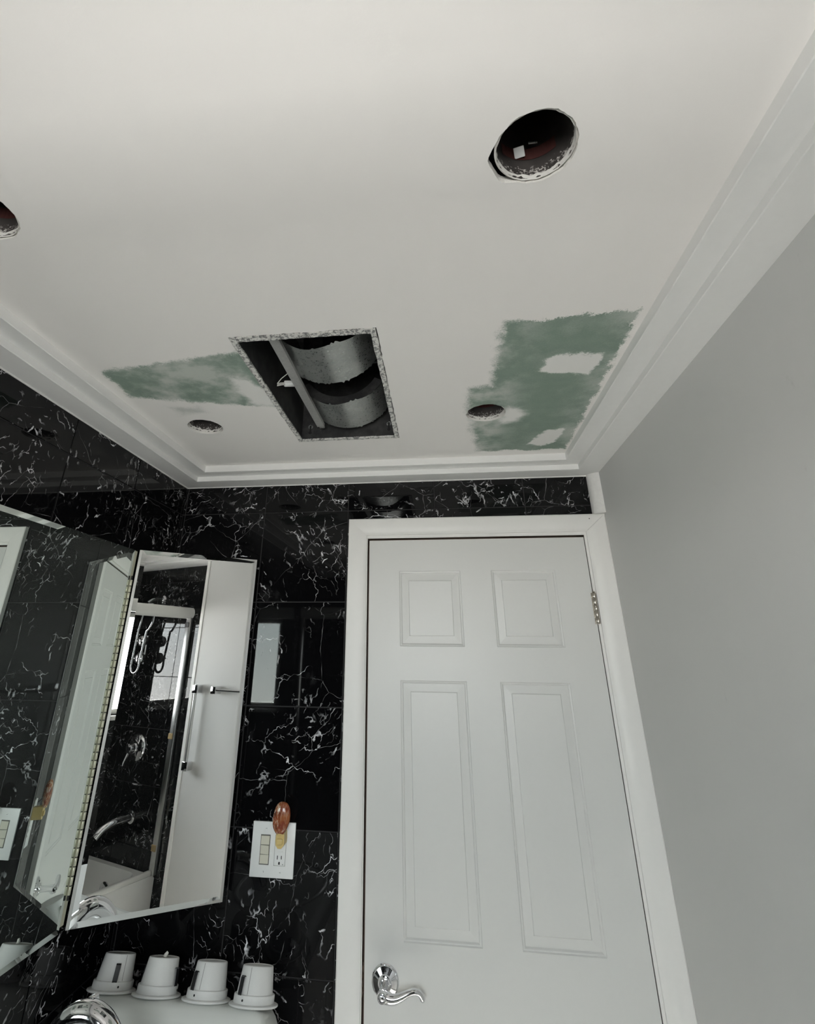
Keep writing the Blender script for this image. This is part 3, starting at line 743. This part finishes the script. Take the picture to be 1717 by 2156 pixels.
# channel bar across the housing
b = MB()
cz = ZC + 0.016
prof_c = [(-0.011, 0.010), (-0.011, 0.0), (0.011, 0.0), (0.011, 0.010), (0.0095, 0.010), (0.0095, 0.0015), (-0.0095, 0.0015), (-0.0095, 0.010)]
b.prism(prof_c, lambda u, v, d: fl(0.5975 + u, d, cz + v), by0 + 0.002, -0.378)
bar = b.build('channel_bar', M['bar_zinc'], fan)
MB().box(fl(0.590, -0.385, cz + 0.002), fl(0.606, -0.362, cz + 0.008), 0.001).build('bar_clip', M['galv'], bar)
# duct shells
dcx, dcz, dR = 0.682, 2.4415, 0.1365
def shell(ya, yb, name, jitter_seed, flange):
    rnd = random.Random(jitter_seed); b = MB(); n = 60
    a0, a1 = math.radians(214), math.radians(330)
    rows = []
    ny = 8
    ja = [rnd.uniform(0, 1) ** 6 * 0.010 * (math.sin(k * 0.55) > -0.2) for k in range(n + 1)]; jb = [rnd.uniform(0, 1) ** 6 * 0.008 for k in range(n + 1)]
    for k in range(n + 1):
        a = a0 + (a1 - a0) * k / n
        x, z = dcx + dR * math.cos(a), dcz + dR * math.sin(a)
        y0, y1 = ya - ja[k] + 0.006 * math.sin(6 * a), yb + jb[k]
        rows.append([b.bm.verts.new(fl(x, lerp(y0, y1, s / ny), z)) for s in range(ny + 1)])
    for A, B in zip(rows, rows[1:]):
        for s in range(ny): b.bm.faces.new((A[s], A[s + 1], B[s + 1], B[s]))
    o = b.build(name, M['galv'], fan, smooth=60)
    if flange:
        b = MB(); q = None
        for k in range(n + 1):
            a = a0 + (a1 - a0) * k / n
            p = [b.bm.verts.new(fl(dcx + r * math.cos(a), ya + 0.003 + off, dcz + r * math.sin(a))) for r, off in ((dR - 0.001, 0), (dR * 0.80, 0.004), (dR * 0.78, 0.012))]
            if q:
                for s in range(2): b.bm.faces.new((q[s], q[s + 1], p[s + 1], p[s]))
            q = p
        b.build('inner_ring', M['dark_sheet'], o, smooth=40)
    # straight side sheet closing the shell against the bar
    xl = dcx + dR * math.cos(a0); zl = dcz + dR * math.sin(a0)
    b = MB()
    b.face([fl(xl, ya + 0.004, zl), fl(xl, yb - 0.004, zl), fl(xl - 0.004, yb - 0.004, bz1 - 0.004), fl(xl - 0.004, ya + 0.004, bz1 - 0.004)])
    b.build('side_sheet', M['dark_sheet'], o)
    return o
shell(-0.800, -0.640, 'duct_shell', 5, False)
shell(-0.522, -0.362, 'duct_shell', 8, True)
b = MB().box(fl(0.640, -0.575, 2.395), fl(0.812, -0.585, 2.565)); b.build('dark_interior_plate', M['dark_slot'], fan)  # black plate added for the dark interior between the duct shells
# keyhole slots in the end sheet
for kx in (0.549, 0.7965):
    b = MB(); yk = by1 - 0.0006
    b.prism([(0.0075 * math.cos(a) , 0.0075 * math.sin(a)) for a in [2 * math.pi * k / 20 for k in range(20)]], lambda u, v, d: fl(kx + u, d, 2.334 + v), yk, yk + 0.0004)
    sl = b.build('keyhole_rim', M['galv'], fan)
    MB().box(fl(kx - 0.0028, yk - 0.0008, 2.312), fl(kx + 0.0028, yk - 0.0003, 2.338)).build('keyhole', M['dark_slot'], sl)
    MB().lathe([(0.0001, -0.0010), (0.0050, -0.0010), (0.0050, -0.0005)], fl(kx, yk, 2.314), 14, 'Y').build('keyhole', M['dark_slot'], sl)
# plug with its leads
pg = MB().box((-0.022, -0.008, -0.006), (0.022, 0.008, 0.006), 0.002).build('plug', M['plastic_white'], fan, loc=fl(0.572, -0.607, ZC + 0.040), rotz=math.radians(35))
plabel(pg, 'white plug connector with loose leads')
pg.rotation_euler = (0, math.radians(8), math.radians(200))
for dy in (-0.005, 0.0, 0.005):
    MB().tube([(0.020, dy, 0.0), (0.030, dy * 1.2, -0.001), (0.040, dy * 1.3, -0.003)], 0.0011, 8).build('lead', M['wire_white'], pg)
MB().tube([(0.040, 0.006, -0.003), (0.030, 0.020, 0.004), (0.012, 0.036, 0.012), (-0.004, 0.046, 0.02)], 0.0011, 8).build('lead', M['wire_white'], pg)

# ------------------------------------------------------------------ folding wall mirror
MZ0, MZ1 = 1.0785, 1.9745
def mirror_panel(Wd, Hd, th, bev=0.013, drop=0.0020):
    """bevelled plate: local x 0..W, z 0..H, silver face at y = 0 looking to -y, edge at y = th"""
    b = MB()
    i = [(bev, 0, bev), (Wd - bev, 0, bev), (Wd - bev, 0, Hd - bev), (bev, 0, Hd - bev)]
    o = [(0, drop, 0), (Wd, drop, 0), (Wd, drop, Hd), (0, drop, Hd)]
    k = [(0, th, 0), (Wd, th, 0), (Wd, th, Hd), (0, th, Hd)]
    I, O, K = [[b.bm.verts.new(p) for p in L] for L in (i, o, k)]
    b.bm.faces.new(I)
    for a in range(4):
        c = (a + 1) % 4
        b.bm.faces.new((I[a], I[c], O[c], O[a]))
        f = b.bm.faces.new((O[a], O[c], K[c], K[a])); f.material_index = 1
    f = b.bm.faces.new(K[::-1]); f.material_index = 1
    return b
fm = thing('folding_mirror', 'large frameless wall mirror on the tiles with one hinged wing standing open', 'mirror', (0.0, -0.25, MZ0))
YM0, YM1 = -1.575, -0.2605
o = mirror_panel(YM1 - YM0, MZ1 - 0.004 - MZ0, 0.0055).build('wall_panel', [M['mirror_dusty'], M['glass_edge']], fm, loc=(0.0062, YM0 + 0.25, 0.0), rotz=math.radians(90))
plabel(o, 'large dim mirror flat on the tiled wall')
P0, P1 = Vector((0.0155, -0.2383)), Vector((0.316, -0.037))
Lw = (P1 - P0).length; aw = math.atan2(P1.y - P0.y, P1.x - P0.x)
wing = mirror_panel(Lw, MZ1 - MZ0, 0.0046).build('wing_panel', [M['mirror'], M['alu']], fm, loc=(P0.x, P0.y + 0.25, 0.0), rotz=aw)
plabel(wing, 'bright narrow mirror wing standing open')
back = mirror_panel(Lw, MZ1 - MZ0, 0.0044).mesh('wing_back', [M['mirror_green'], M['alu']])
bo = link('wing_back', back, wing, (Lw, 0.0052, 0.0), math.pi - math.atan2(0.0050, Lw))
# slim silver edge strip on the hinge side of the wing
MB().box((-0.0078, 0.0012, 0.0), (-0.0003, 0.0090, MZ1 - MZ0)).build('edge_strip', M['strip_silver'], wing)
hg = MB().box((0.0022, -0.0100, 0.012), (0.0042, 0.0030, MZ1 - MZ0 - 0.006)).build('piano_hinge', M['brass_hinge'], fm)
b = MB(); nk = 40; hh = (MZ1 - MZ0 - 0.16)
kn_me = MB().lathe([(0.0030, 0.0), (0.0034, 0.0006), (0.0034, hh / nk - 0.0026), (0.0030, hh / nk - 0.0020)], (0, 0, 0), 12).mesh('knuckle', M['brass_hinge'], 40)
for k in range(nk): link('knuckle', kn_me, hg, (0.0076, -0.0052, 0.07 + hh * k / nk))
MB().tube([(0.0076, -0.0052, 0.06), (0.0076, -0.0052, MZ1 - MZ0 - 0.08)], 0.0024, 8).build('hinge_pin', M['dark_slot'], hg)

# ------------------------------------------------------------------ switch and outlet plate, night light
px0, px1, pz0, pz1 = 0.3730, 0.4972, 1.1248, 1.2495
sp = thing('switch_plate', 'white two-gang wall plate with three ivory switches and an outlet on black tile', 'switch plate', ((px0 + px1) / 2, 0, (pz0 + pz1) / 2))
def sl(x, y, z): return (x - (px0 + px1) / 2, y, z - (pz0 + pz1) / 2)
MB().box(sl(px0, -0.0065, pz0), sl(px1, -0.0003, pz1), 0.0018, 2).build('plate', M['plastic_white'], sp, smooth=40)
def px_on_plate(u, v):   # fractions of the plate
    return px0 + (px1 - px0) * u, pz1 - (pz1 - pz0) * v
sx0, sz1 = px_on_plate(0.205, 0.235); sx1, sz0 = px_on_plate(0.43, 0.775)
sf = MB().box(sl(sx0, -0.0069, sz0), sl(sx1, -0.0060, sz1)).build('switch_gap_shade', M['line_grey'], sp)  # grey backing: shade of the gaps around the rockers as flat colour
hs = (sz1 - sz0 - 0.004) / 3
for k in range(3):
    za = sz0 + 0.002 + k * hs
    b = MB(); dpt = (0.0105, 0.0085)
    x0_, x1_ = sx0 + 0.002, sx1 - 0.002
    z0_, z1_ = za + 0.0008, za + hs - 0.0008
    fr = [sl(x0_, -0.0085 if k != 1 else -0.0078, z0_), sl(x1_, -0.0085 if k != 1 else -0.0115, z0_), sl(x1_, -0.0085 if k != 1 else -0.0115, z1_), sl(x0_, -0.0085 if k != 1 else -0.0078, z1_)]
    bk_ = [sl(x0_, -0.0066, z0_), sl(x1_, -0.0066, z0_), sl(x1_, -0.0066, z1_), sl(x0_, -0.0066, z1_)]
    F = [b.bm.verts.new(p) for p in fr]; B = [b.bm.verts.new(p) for p in bk_]
    b.bm.faces.new(F)
    for i in range(4): b.bm.faces.new((F[i], F[(i + 1) % 4], B[(i + 1) % 4], B[i]))
    b.build('rocker_switch', M['plastic_ivory'], sf)
ox0, oz1 = px_on_plate(0.55, 0.235); ox1, oz0 = px_on_plate(0.80, 0.775)
gp = MB().box(sl(ox0 - 0.0007, -0.0067, oz0 - 0.0007), sl(ox1 + 0.0007, -0.0060, oz1 + 0.0007)).build('outlet_gap', M['line_grey'], sp)  # gap shade around the outlet painted as a grey rim
oo = MB().box(sl(ox0, -0.0074, oz0), sl(ox1, -0.0060, oz1), 0.0012, 2).build('outlet', M['plastic_white'], sp)
def rect_on_outlet(u0, v0, u1, v1, name, mat, proud=0.0003):
    x0_ = lerp(ox0, ox1, u0); x1_ = lerp(ox0, ox1, u1); z1_ = lerp(oz1, oz0, v0); z0_ = lerp(oz1, oz0, v1)
    return MB().box(sl(x0_, -0.0074 - proud, z0_), sl(x1_, -0.0073, z1_)).build(name, mat, oo)
rect_on_outlet(0.30, 0.54, 0.78, 0.61, 'reset_button', M['plastic_white'], 0.0012)
rect_on_outlet(0.25, 0.675, 0.32, 0.80, 'slot', M['dark_slot']); rect_on_outlet(0.62, 0.675, 0.69, 0.79, 'slot', M['dark_slot'])
rect_on_outlet(0.40, 0.90, 0.55, 0.965, 'slot', M['dark_slot'])
MB().lathe([(0.0001, -0.0078), (0.0021, -0.0078), (0.0021, -0.0073)], sl(lerp(ox0, ox1, 0.475), 0, lerp(oz1, oz0, 0.90)), 14, 'Y').build('ground_hole', M['dark_slot'], oo)
MB().lathe([(0.0001, -0.0077), (0.0011, -0.0077), (0.0011, -0.0073)], sl(lerp(ox0, ox1, 0.80), 0, lerp(oz1, oz0, 0.955)), 10, 'Y').build('test_light', M['dark_slot'], oo)
for u in (0.32, 0.70):
    for v in (0.13, 0.895):
        x_, z_ = px_on_plate(u, v)
        s_ = MB().lathe([(0.0001, -0.0071), (0.0024, -0.0070), (0.0026, -0.0064)], sl(x_, 0, z_), 14, 'Y').build('screw', M['plastic_white'], sp, smooth=40)
        a_ = MB().box((-0.0018, -0.00730, -0.0003), (0.0018, -0.0070, 0.0003)).build('screw_slot', M['grout'], s_)
        a_.location = sl(x_, 0, z_); a_.rotation_euler = (0, math.radians(70 if v > 0.5 and u < 0.5 else 10), 0)

nl = thing('night_light', 'plug-in night light with an amber brown stone shade and yellowed base', 'night light', (0.4625, -0.0078, 1.220))
b = MB()
ctr = (0.0006, -0.031, 0.0465); n = 26; rows = []
for i in range(15):
    th = math.pi * i / 14
    z = math.cos(th) * 0.0385; r0 = math.sin(th) ** 0.85
    ring = []
    for k in range(n):
        a = 2 * math.pi * k / n
        wob = 1 + 0.05 * math.sin(3 * a + i * 0.4) + 0.03 * math.sin(7 * a + i)
        ring.append(b.bm.verts.new((r0 * 0.0240 * math.cos(a) * wob * (1 + 0.10 * z / 0.0385), r0 * 0.0120 * math.sin(a) * wob, z)))
    rows.append(ring)
for A, B in zip(rows, rows[1:]):
    for k in range(n): b.bm.faces.new((A[k], A[(k + 1) % n], B[(k + 1) % n], B[k]))
bmesh.ops.remove_doubles(b.bm, verts=b.bm.verts, dist=0.0002)
so = b.build('stone_shade', M['agate'], nl, smooth=70, loc=ctr)
so.rotation_euler = (0, math.radians(4), 0)
MB().prism([(-0.0115, 0.013), (0.0115, 0.013), (0.0125, -0.004), (0.0115, -0.014), (0.005, -0.0215), (-0.005, -0.0215), (-0.0115, -0.014), (-0.0125, -0.004)],
           lambda u, v, d: (u, d, v), -0.030, -0.0004).build('base', M['plastic_yellow'], nl)
MB().lathe([(0.0115, 0.010), (0.0120, 0.014), (0.0095, 0.016)], (0, -0.026, 0), 24).build('socket_collar', M['plastic_yellow'], nl, smooth=40)
MB().box((-0.0080, -0.0345, -0.0125), (0.0080, -0.0290, 0.0010), 0.0020, 2).build('switch_button', M['plastic_yellow'], nl, smooth=40)

# ------------------------------------------------------------------ vanity top, faucet, four removed light fittings
VZ = 0.930
van = thing('vanity_top', 'white vanity top with rounded end below the mirror', 'vanity', (0.25, -0.65, 0.0))
def vl(x, y, z): return (x - 0.25, y + 0.65, z)
b = MB()
YB = -0.088
# cross-section (y, z): raised back ledge then a dip to the deck
TL = 0.3249
sec = [(YB, VZ - 0.065), (YB, VZ - 0.018), (YB - 0.004, VZ + (-0.042 + 0.004) * TL - 0.001), (YB - 0.010, VZ + (-0.042 + 0.010) * TL), (-0.172, VZ + 0.042 * TL), (-0.182, VZ + 0.0140), (-0.192, VZ + 0.010), (-0.205, VZ - 0.001), (-0.225, VZ - 0.022), (-1.245, VZ - 0.022), (-1.250, VZ - 0.028), (-1.250, VZ - 0.065)]
xsn = [(0.048, -0.030), (0.054, -0.010), (0.068, 0.0), (0.470, 0.0), (0.488, -0.004), (0.500, -0.013), (0.508, -0.030)]
rows = []
for x, dz in xsn:
    rows.append([b.bm.verts.new(vl(x, y - (0.012 if dz < -0.01 else 0.006 if dz < 0 else 0) * (k < 7), max(z + dz, VZ - 0.065))) for k, (y, z) in enumerate(sec)])
for A, B in zip(rows, rows[1:]):
    for k in range(len(sec) - 1): b.bm.faces.new((A[k], A[k + 1], B[k + 1], B[k]))
bmesh.ops.remove_doubles(b.bm, verts=b.bm.verts, dist=1e-5)
top = b.build('counter', M['vanity'], van, smooth=50)
# oval basin sunk in the deck
b = MB(); prof_b = [(1.06, 0.0012), (1.02, 0.005), (0.97, 0.003), (0.93, -0.010), (0.80, -0.045), (0.55, -0.060), (0.12, -0.064), (0.0001, -0.064)]
rows = []
for s, z in prof_b:
    rows.append([b.bm.verts.new(vl(0.30 + 0.155 * s * math.cos(a), -0.62 + 0.22 * s * math.sin(a), VZ - 0.022 + z)) for a in [2 * math.pi * k / 48 for k in range(48)]])
for A, B in zip(rows, rows[1:]):
    for k in range(48): b.bm.faces.new((A[k], A[(k + 1) % 48], B[(k + 1) % 48], B[k]))
b.build('basin_rim', M['vanity'], van, smooth=50)
cab = MB().box(vl(0.006, -1.235, 0.09), vl(0.470, -0.235, VZ - 0.085)).build('cabinet', M['white_paint'], van)
MB().box(vl(0.006, -1.2, 0.0), vl(0.42, -0.28, 0.09)).build('toe_kick', M['white_paint'], van)
for ya, yb in ((-1.225, -0.90), (-0.895, -0.575), (-0.57, -0.245)):
    d = MB().box(vl(0.470, ya, 0.11), vl(0.488, yb, VZ - 0.10), 0.003).build('cabinet_door', M['white_paint'], cab)
    MB().lathe([(0.004, 0.488), (0.004, 0.500), (0.010, 0.505), (0.010, 0.512), (0.001, 0.516)], (-0.25, (ya + yb) / 2 + 0.65, 0.6), 16, 'X').build('cabinet_knob', M['chrome'], cab, smooth=40)

DZk = VZ - 0.022
fa = thing('sink_faucet', 'thick chrome arched faucet at the lower left beside the white vanity top', 'faucet', (0.142, -0.425, DZk + 0.0004))
MB().lathe([(0.030, 0.0), (0.030, 0.006), (0.026, 0.010), (0.0235, 0.012)], (0, 0, 0), 36).build('base_ring', M['chrome'], fa, smooth=35)
pth = [Vector((0, 0, 0.008)), Vector((0, 0, 0.04))] + bez((0, 0, 0.045), (-0.003, 0, 0.128), (0.080, 0.002, 0.150), (0.126, 0.004, 0.082), 18) + [Vector((0.138, 0.005, 0.056))]
rr = [0.0245, 0.0245] + [0.0255 - 0.003 * i / 18 for i in range(19)] + [0.0220]
spout = MB().tube(pth, rr, 26).build('spout', M['chrome'], fa, smooth=50)
MB().lathe([(0.0165, 0.0), (0.0170, 0.004), (0.0160, 0.010)], (0.140, 0.005, 0.048), 24).build('aerator', M['chrome'], spout, smooth=40)
MB().tube([(0.046, 0.012, 0.116), (0.048, 0.020, 0.127), (0.052, 0.028, 0.133), (0.060, 0.036, 0.136)], [(0.009, 0.007), (0.0075, 0.006), (0.008, 0.005), (0.006, 0.004)], 14).build('lever', M['chrome'], fa, smooth=50)

# removed light fittings (trim ring, collar, can, spring clips, screws)
flange_me = MB().lathe([(0.044, 0.0), (0.0555, 0.0), (0.0575, 0.0015), (0.0575, 0.0040), (0.0555, 0.0050), (0.0490, 0.0056), (0.047, 0.0056)], (0, 0, 0), 56, cap0=False, cap1=False).mesh('trim_ring', M['light_white'], 40)
collar_me = MB().lathe([(0.0470, 0.0052), (0.0478, 0.0062), (0.0475, 0.0190), (0.0462, 0.0202), (0.0425, 0.0203), (0.0415, 0.019)], (0, 0, 0), 56, cap0=False, cap1=False).mesh('collar', M['light_white'], 40)
can_me = MB().lathe([(0.0425, 0.0192), (0.0420, 0.023), (0.0366, 0.0640), (0.0354, 0.0656), (0.0339, 0.0660), (0.0329, 0.0648), (0.0001, 0.0646)], (0, 0, 0), 56, cap0=False).mesh('can_body', M['light_white'], 40)
b = MB()          # seam down the can
for z0_, z1_ in ((0.021, 0.064),):
    b.face([(0.0424, -0.0004, z0_), (0.0424, 0.0004, z0_), (0.0366, 0.0004, z1_), (0.0366, -0.0004, z1_)])
seam_me = b.mesh('seam', M['grout'])
b = MB()          # black spring clip: strip standing off the can, hooked at the top
prof_s = [(0.0455, 0.012), (0.0478, 0.022), (0.0456, 0.042), (0.0446, 0.048), (0.0420, 0.0505), (0.0382, 0.048)]
pr = None
for r_, z_ in prof_s:
    hw = 0.0056
    q_ = [b.bm.verts.new(p) for p in ((r_, -hw, z_), (r_, hw, z_), (r_ - 0.0012, hw, z_ - 0.0004), (r_ - 0.0012, -hw, z_ - 0.0004))]
    if pr:
        for k in range(4): b.bm.faces.new((pr[k], pr[(k + 1) % 4], q_[(k + 1) % 4], q_[k]))
    else: b.bm.faces.new(q_)
    pr = q_
b.bm.faces.new(pr)
clip_me = b.mesh('spring_clip', M['black_steel'])
screw_me = MB().lathe([(0.0001, 0.0486), (0.0020, 0.0484), (0.0022, 0.0470)], (0, 0, 0.0120), 12, 'X').mesh('screw', M['dark_slot'], 40)
pots = [((0.0905, -0.1300), -62, 'leftmost of four white removed spotlight fittings on the vanity ledge'),
        ((0.2085, -0.1330), -8, 'second from left white removed spotlight fitting, its black clips at both sides'),
        ((0.3345, -0.1320), -122, 'third from left white removed spotlight fitting with black clip at its left'),
        ((0.4530, -0.1370), -122, 'rightmost white removed spotlight fitting overhanging the rounded end of the ledge')]
LEAN = math.radians(18)
for (x, y), rot, lab in pots:
    t = thing('spotlight_fitting', lab, 'light fitting', (x, y, VZ + 0.0004 - (y + 0.13) * math.tan(LEAN)), 0, 'removed light fittings on the vanity ledge')
    t.rotation_euler = (Matrix.Rotation(-LEAN, 3, 'X') @ Matrix.Rotation(math.radians(rot), 3, 'Z')).to_euler()
    for nm, me in (('trim_ring', flange_me), ('collar', collar_me), ('can_body', can_me)): link(nm, me, t)
    body = [c for c in t.children if c.name.startswith('can_body')][0]
    link('seam', seam_me, body, None, math.radians(24))
    for k in range(2):
        link('spring_clip', clip_me, t, None, math.pi * k)
        link('screw', screw_me, t, None, math.pi * k + math.radians(14))
pp = [o for o in bpy.data.objects if o.name.startswith('spotlight_fitting')]
w_ = MB().tube([(0, 0, 0.0640), (0.001, 0.002, 0.069), (0.004, 0.004, 0.074)], [0.0055, 0.0045, 0.003], 10).build('wire_stub', M['wire_white'], sorted(pp, key=lambda o: o.location.x)[1], smooth=50)

# ------------------------------------------------------------------ tub and shower behind the camera (seen in the mirror wing)
TZ, TY0, TY1 = 0.520, -1.745, YF + 0.003
tub = thing('bathtub', 'white bathtub behind the camera, seen in the mirror wing', 'bathtub', (0.8, -2.1, 0))
def tl(x, y, z): return (x - 0.8, y + 2.1, z)
b = MB()
o0 = [(0.003, TY0), (XP - 0.003, TY0), (XP - 0.003, TY1), (0.003, TY1)]
def rr_loop(x0, x1, y0, y1, r, z, n=6):
    out = []
    for cx_, cy_, a0 in ((x1 - r, y1 - r, 0), (x0 + r, y1 - r, 90), (x0 + r, y0 + r, 180), (x1 - r, y0 + r, 270)):
        for k in range(n + 1):
            a = math.radians(a0 + 90 * k / n); out.append(tl(cx_ + r * math.cos(a), cy_ + r * math.sin(a), z))
    return out
L = [rr_loop(0.003, XP - 0.003, TY1, TY0, 0.004, 0.0), rr_loop(0.003, XP - 0.003, TY1, TY0, 0.004, TZ - 0.012), rr_loop(0.008, XP - 0.008, TY1 + 0.005, TY0 - 0.008, 0.008, TZ),
     rr_loop(0.075, XP - 0.045, TY1 + 0.055, TY0 - 0.075, 0.09, TZ), rr_loop(0.082, XP - 0.052, TY1 + 0.062, TY0 - 0.082, 0.09, TZ - 0.010),
     rr_loop(0.16, XP - 0.10, TY1 + 0.10, TY0 - 0.12, 0.10, 0.20), rr_loop(0.24, XP - 0.16, TY1 + 0.16, TY0 - 0.18, 0.08, 0.14)]
Lv = [[b.bm.verts.new(p) for p in q] for q in L]
for A, B in zip(Lv, Lv[1:]):
    for k in range(len(A)): b.bm.faces.new((A[k], A[(k + 1) % len(A)], B[(k + 1) % len(B)], B[k]))
b.bm.faces.new(Lv[-1])
b.build('tub_shell', M['acrylic'], tub, smooth=40)
ov = MB().lathe([(0.040, 0.0), (0.040, -0.006), (0.034, -0.012), (0.018, -0.014), (0.0001, -0.015)], tl(XP - 0.066, -2.075, 0.415), 32, 'X').build('overflow_plate', M['chrome'], tub, smooth=40)
MB().tube([tl(XP - 0.078, -2.075, 0.425), tl(XP - 0.092, -2.078, 0.405), tl(XP - 0.090, -2.085, 0.385)], [0.006, 0.007, 0.005], 12).build('trip_lever', M['chrome'], ov, smooth=50)

YH = -1.755
sd = thing('shower_door_frame', 'white rounded shower header with silver jambs over the tub rim, in the mirror wing', 'shower frame', (0.8, YH, 0))
def hl(x, y, z): return (x - 0.8, y - YH, z)
def ell(yc, zc, ry, rz, n=28): return [(yc + ry * math.cos(2 * math.pi * k / n), zc + rz * math.sin(2 * math.pi * k / n)) for k in range(n)]
b = MB()
b.prism(ell(YH, 1.930, 0.028, 0.036), lambda u, v, d: hl(d, u, v), 0.004, XP - 0.004)
b.build('header', M['header_white'], sd, smooth=50)
for xj in (XP - 0.026, 0.002):
    j = MB().box(hl(xj, YH - 0.022, TZ + 0.002), hl(xj + 0.022, YH + 0.022, 1.900), 0.005, 2).build('jamb', M['alu'], sd, smooth=40)
    for zb, mt in ((1.84, 'rubber_black'), (1.19, 'amber_rubber'), (0.63, 'amber_rubber')):
        MB().box(hl(xj - 0.003 if xj > 1 else xj + 0.019, YH - 0.026, zb), hl(xj + 0.003 if xj > 1 else xj + 0.025, YH + 0.012, zb + 0.032), 0.002).build('bumper', M[mt], j)
MB().box(hl(0.026, YH - 0.020, TZ + 0.0005), hl(XP - 0.028, YH + 0.008, TZ + 0.026), 0.007, 3).build('bottom_track', M['header_white'], sd, smooth=40)

va = thing('shower_valve', 'round chrome shower valve with a small lever, in the mirror wing', 'valve', (XP, -2.085, 1.118))
MB().lathe([(0.080, -0.0005), (0.080, -0.006), (0.072, -0.016), (0.045, -0.026), (0.030, -0.030)], (0, 0, 0), 44, 'X').build('escutcheon', M['chrome'], va, smooth=50)
MB().lathe([(0.030, -0.026), (0.031, -0.055), (0.026, -0.070), (0.012, -0.076), (0.0001, -0.077)], (0, 0, 0), 36, 'X').build('handle_hub', M['chrome'], va, smooth=45)
MB().tube([(-0.060, 0, -0.012), (-0.066, -0.010, -0.045), (-0.070, -0.016, -0.075), (-0.074, -0.018, -0.095)], [(0.012, 0.009), (0.010, 0.007), (0.011, 0.005), (0.008, 0.004)], 14).build('handle_lever', M['chrome'], va, smooth=50)

ts = thing('tub_spout', 'long curved chrome tub spout, in the mirror wing', 'spout', (XP, -2.03, 0.755))
MB().tube(bez((-0.001, 0, 0.0), (-0.09, 0, 0.004), (-0.17, -0.012, -0.004), (-0.215, -0.025, -0.062), 14), [(0.021 + 0.004 * math.sin(i / 14 * 3.14), 0.024) for i in range(15)], 20).build('spout_body', M['chrome'], ts, smooth=50)
MB().lathe([(0.034, -0.0005), (0.034, -0.006), (0.026, -0.012)], (0, 0, 0), 30, 'X').build('wall_flange', M['chrome'], ts, smooth=40)

# hand shower: arm, hose loop and two round jets on a bracket
sh = thing('shower_set', 'chrome shower arm with hanging hose loop and two round jets, in the mirror wing', 'shower', (XP, -2.07, 2.03))
MB().lathe([(0.030, -0.0005), (0.030, -0.006), (0.018, -0.012)], (0, 0, 0.0), 28, 'X').build('arm_flange', M['chrome'], sh, smooth=40)
MB().tube([(-0.001, 0, 0), (-0.05, 0, 0.004), (-0.10, 0, -0.008), (-0.13, 0, -0.03)], 0.011, 14).build('shower_arm', M['chrome'], sh, smooth=50)
MB().box((-0.150, -0.075, -0.060), (-0.090, 0.075, -0.035), 0.010, 3).build('bracket', M['chrome'], sh, smooth=40)
loop = [(-0.10, 0.055, -0.045), (-0.10, 0.05, -0.15), (-0.10, 0.02, -0.20)] + [(-0.10, 0.0 - 0.002 * k, -0.21 - 0.018 * k) for k in range(11)]
ca, cb = -0.058, -0.430
loop += [(-0.10, -0.058 + 0.040 * math.cos(a), -0.430 - 0.045 * math.sin(a)) for a in [math.pi * k / 10 for k in range(11)]]
loop += [(-0.10, -0.098 + 0.001 * k, -0.41 + 0.02 * k) for k in range(11)] + [(-0.10, -0.075, -0.15), (-0.10, -0.06, -0.045)]
MB().tube(loop, 0.0075, 12).build('hose_loop', M['chrome'], sh, smooth=60)
for zc_ in (-0.275, -0.385):
    j = MB().lathe([(0.0001, -0.062), (0.020, -0.060), (0.034, -0.048), (0.038, -0.030), (0.030, -0.012), (0.014, -0.002), (0.012, 0.0)], (-0.045, -0.05, zc_), 30, 'X').build('body_jet', M['chrome'], sh, smooth=60)
    MB().tube([(-0.100, -0.10, zc_), (-0.100, 0.0, zc_)], 0.004, 8).build('cross_bar', M['chrome'], j, smooth=60)
MB().tube([(-0.046, -0.05, -0.42), (-0.046, -0.05, -0.24)], 0.008, 10).build('riser', M['chrome'], sh, smooth=60)

# bars on the painted wall
gb = thing('grab_bar', 'vertical chrome bar with two square brackets, in the mirror wing', 'bar', (XR, -1.452, 1.29))
for z in (0.195, -0.195):
    MB().box((-0.045, -0.022, z - 0.022), (-0.0005, 0.022, z + 0.022), 0.004, 2).build('bracket', M['chrome'], gb, smooth=40)
MB().tube([(-0.034, 0.0, -0.22), (-0.034, 0.0, 0.22)], 0.0095, 18).build('rail', M['alu'], gb, smooth=50)
tb = thing('towel_bar', 'horizontal chrome towel bar on the pale wall, in the mirror wing', 'towel bar', (XR, -1.13, 1.485))
for y in (-0.165, 0.165):
    MB().box((-0.050, y - 0.020, -0.020), (-0.0005, y + 0.020, 0.020), 0.004, 2).build('bracket', M['chrome'], tb, smooth=40)
MB().tube([(-0.040, -0.185, 0.0), (-0.040, 0.185, 0.0)], 0.008, 18).build('rail', M['chrome'], tb, smooth=50)
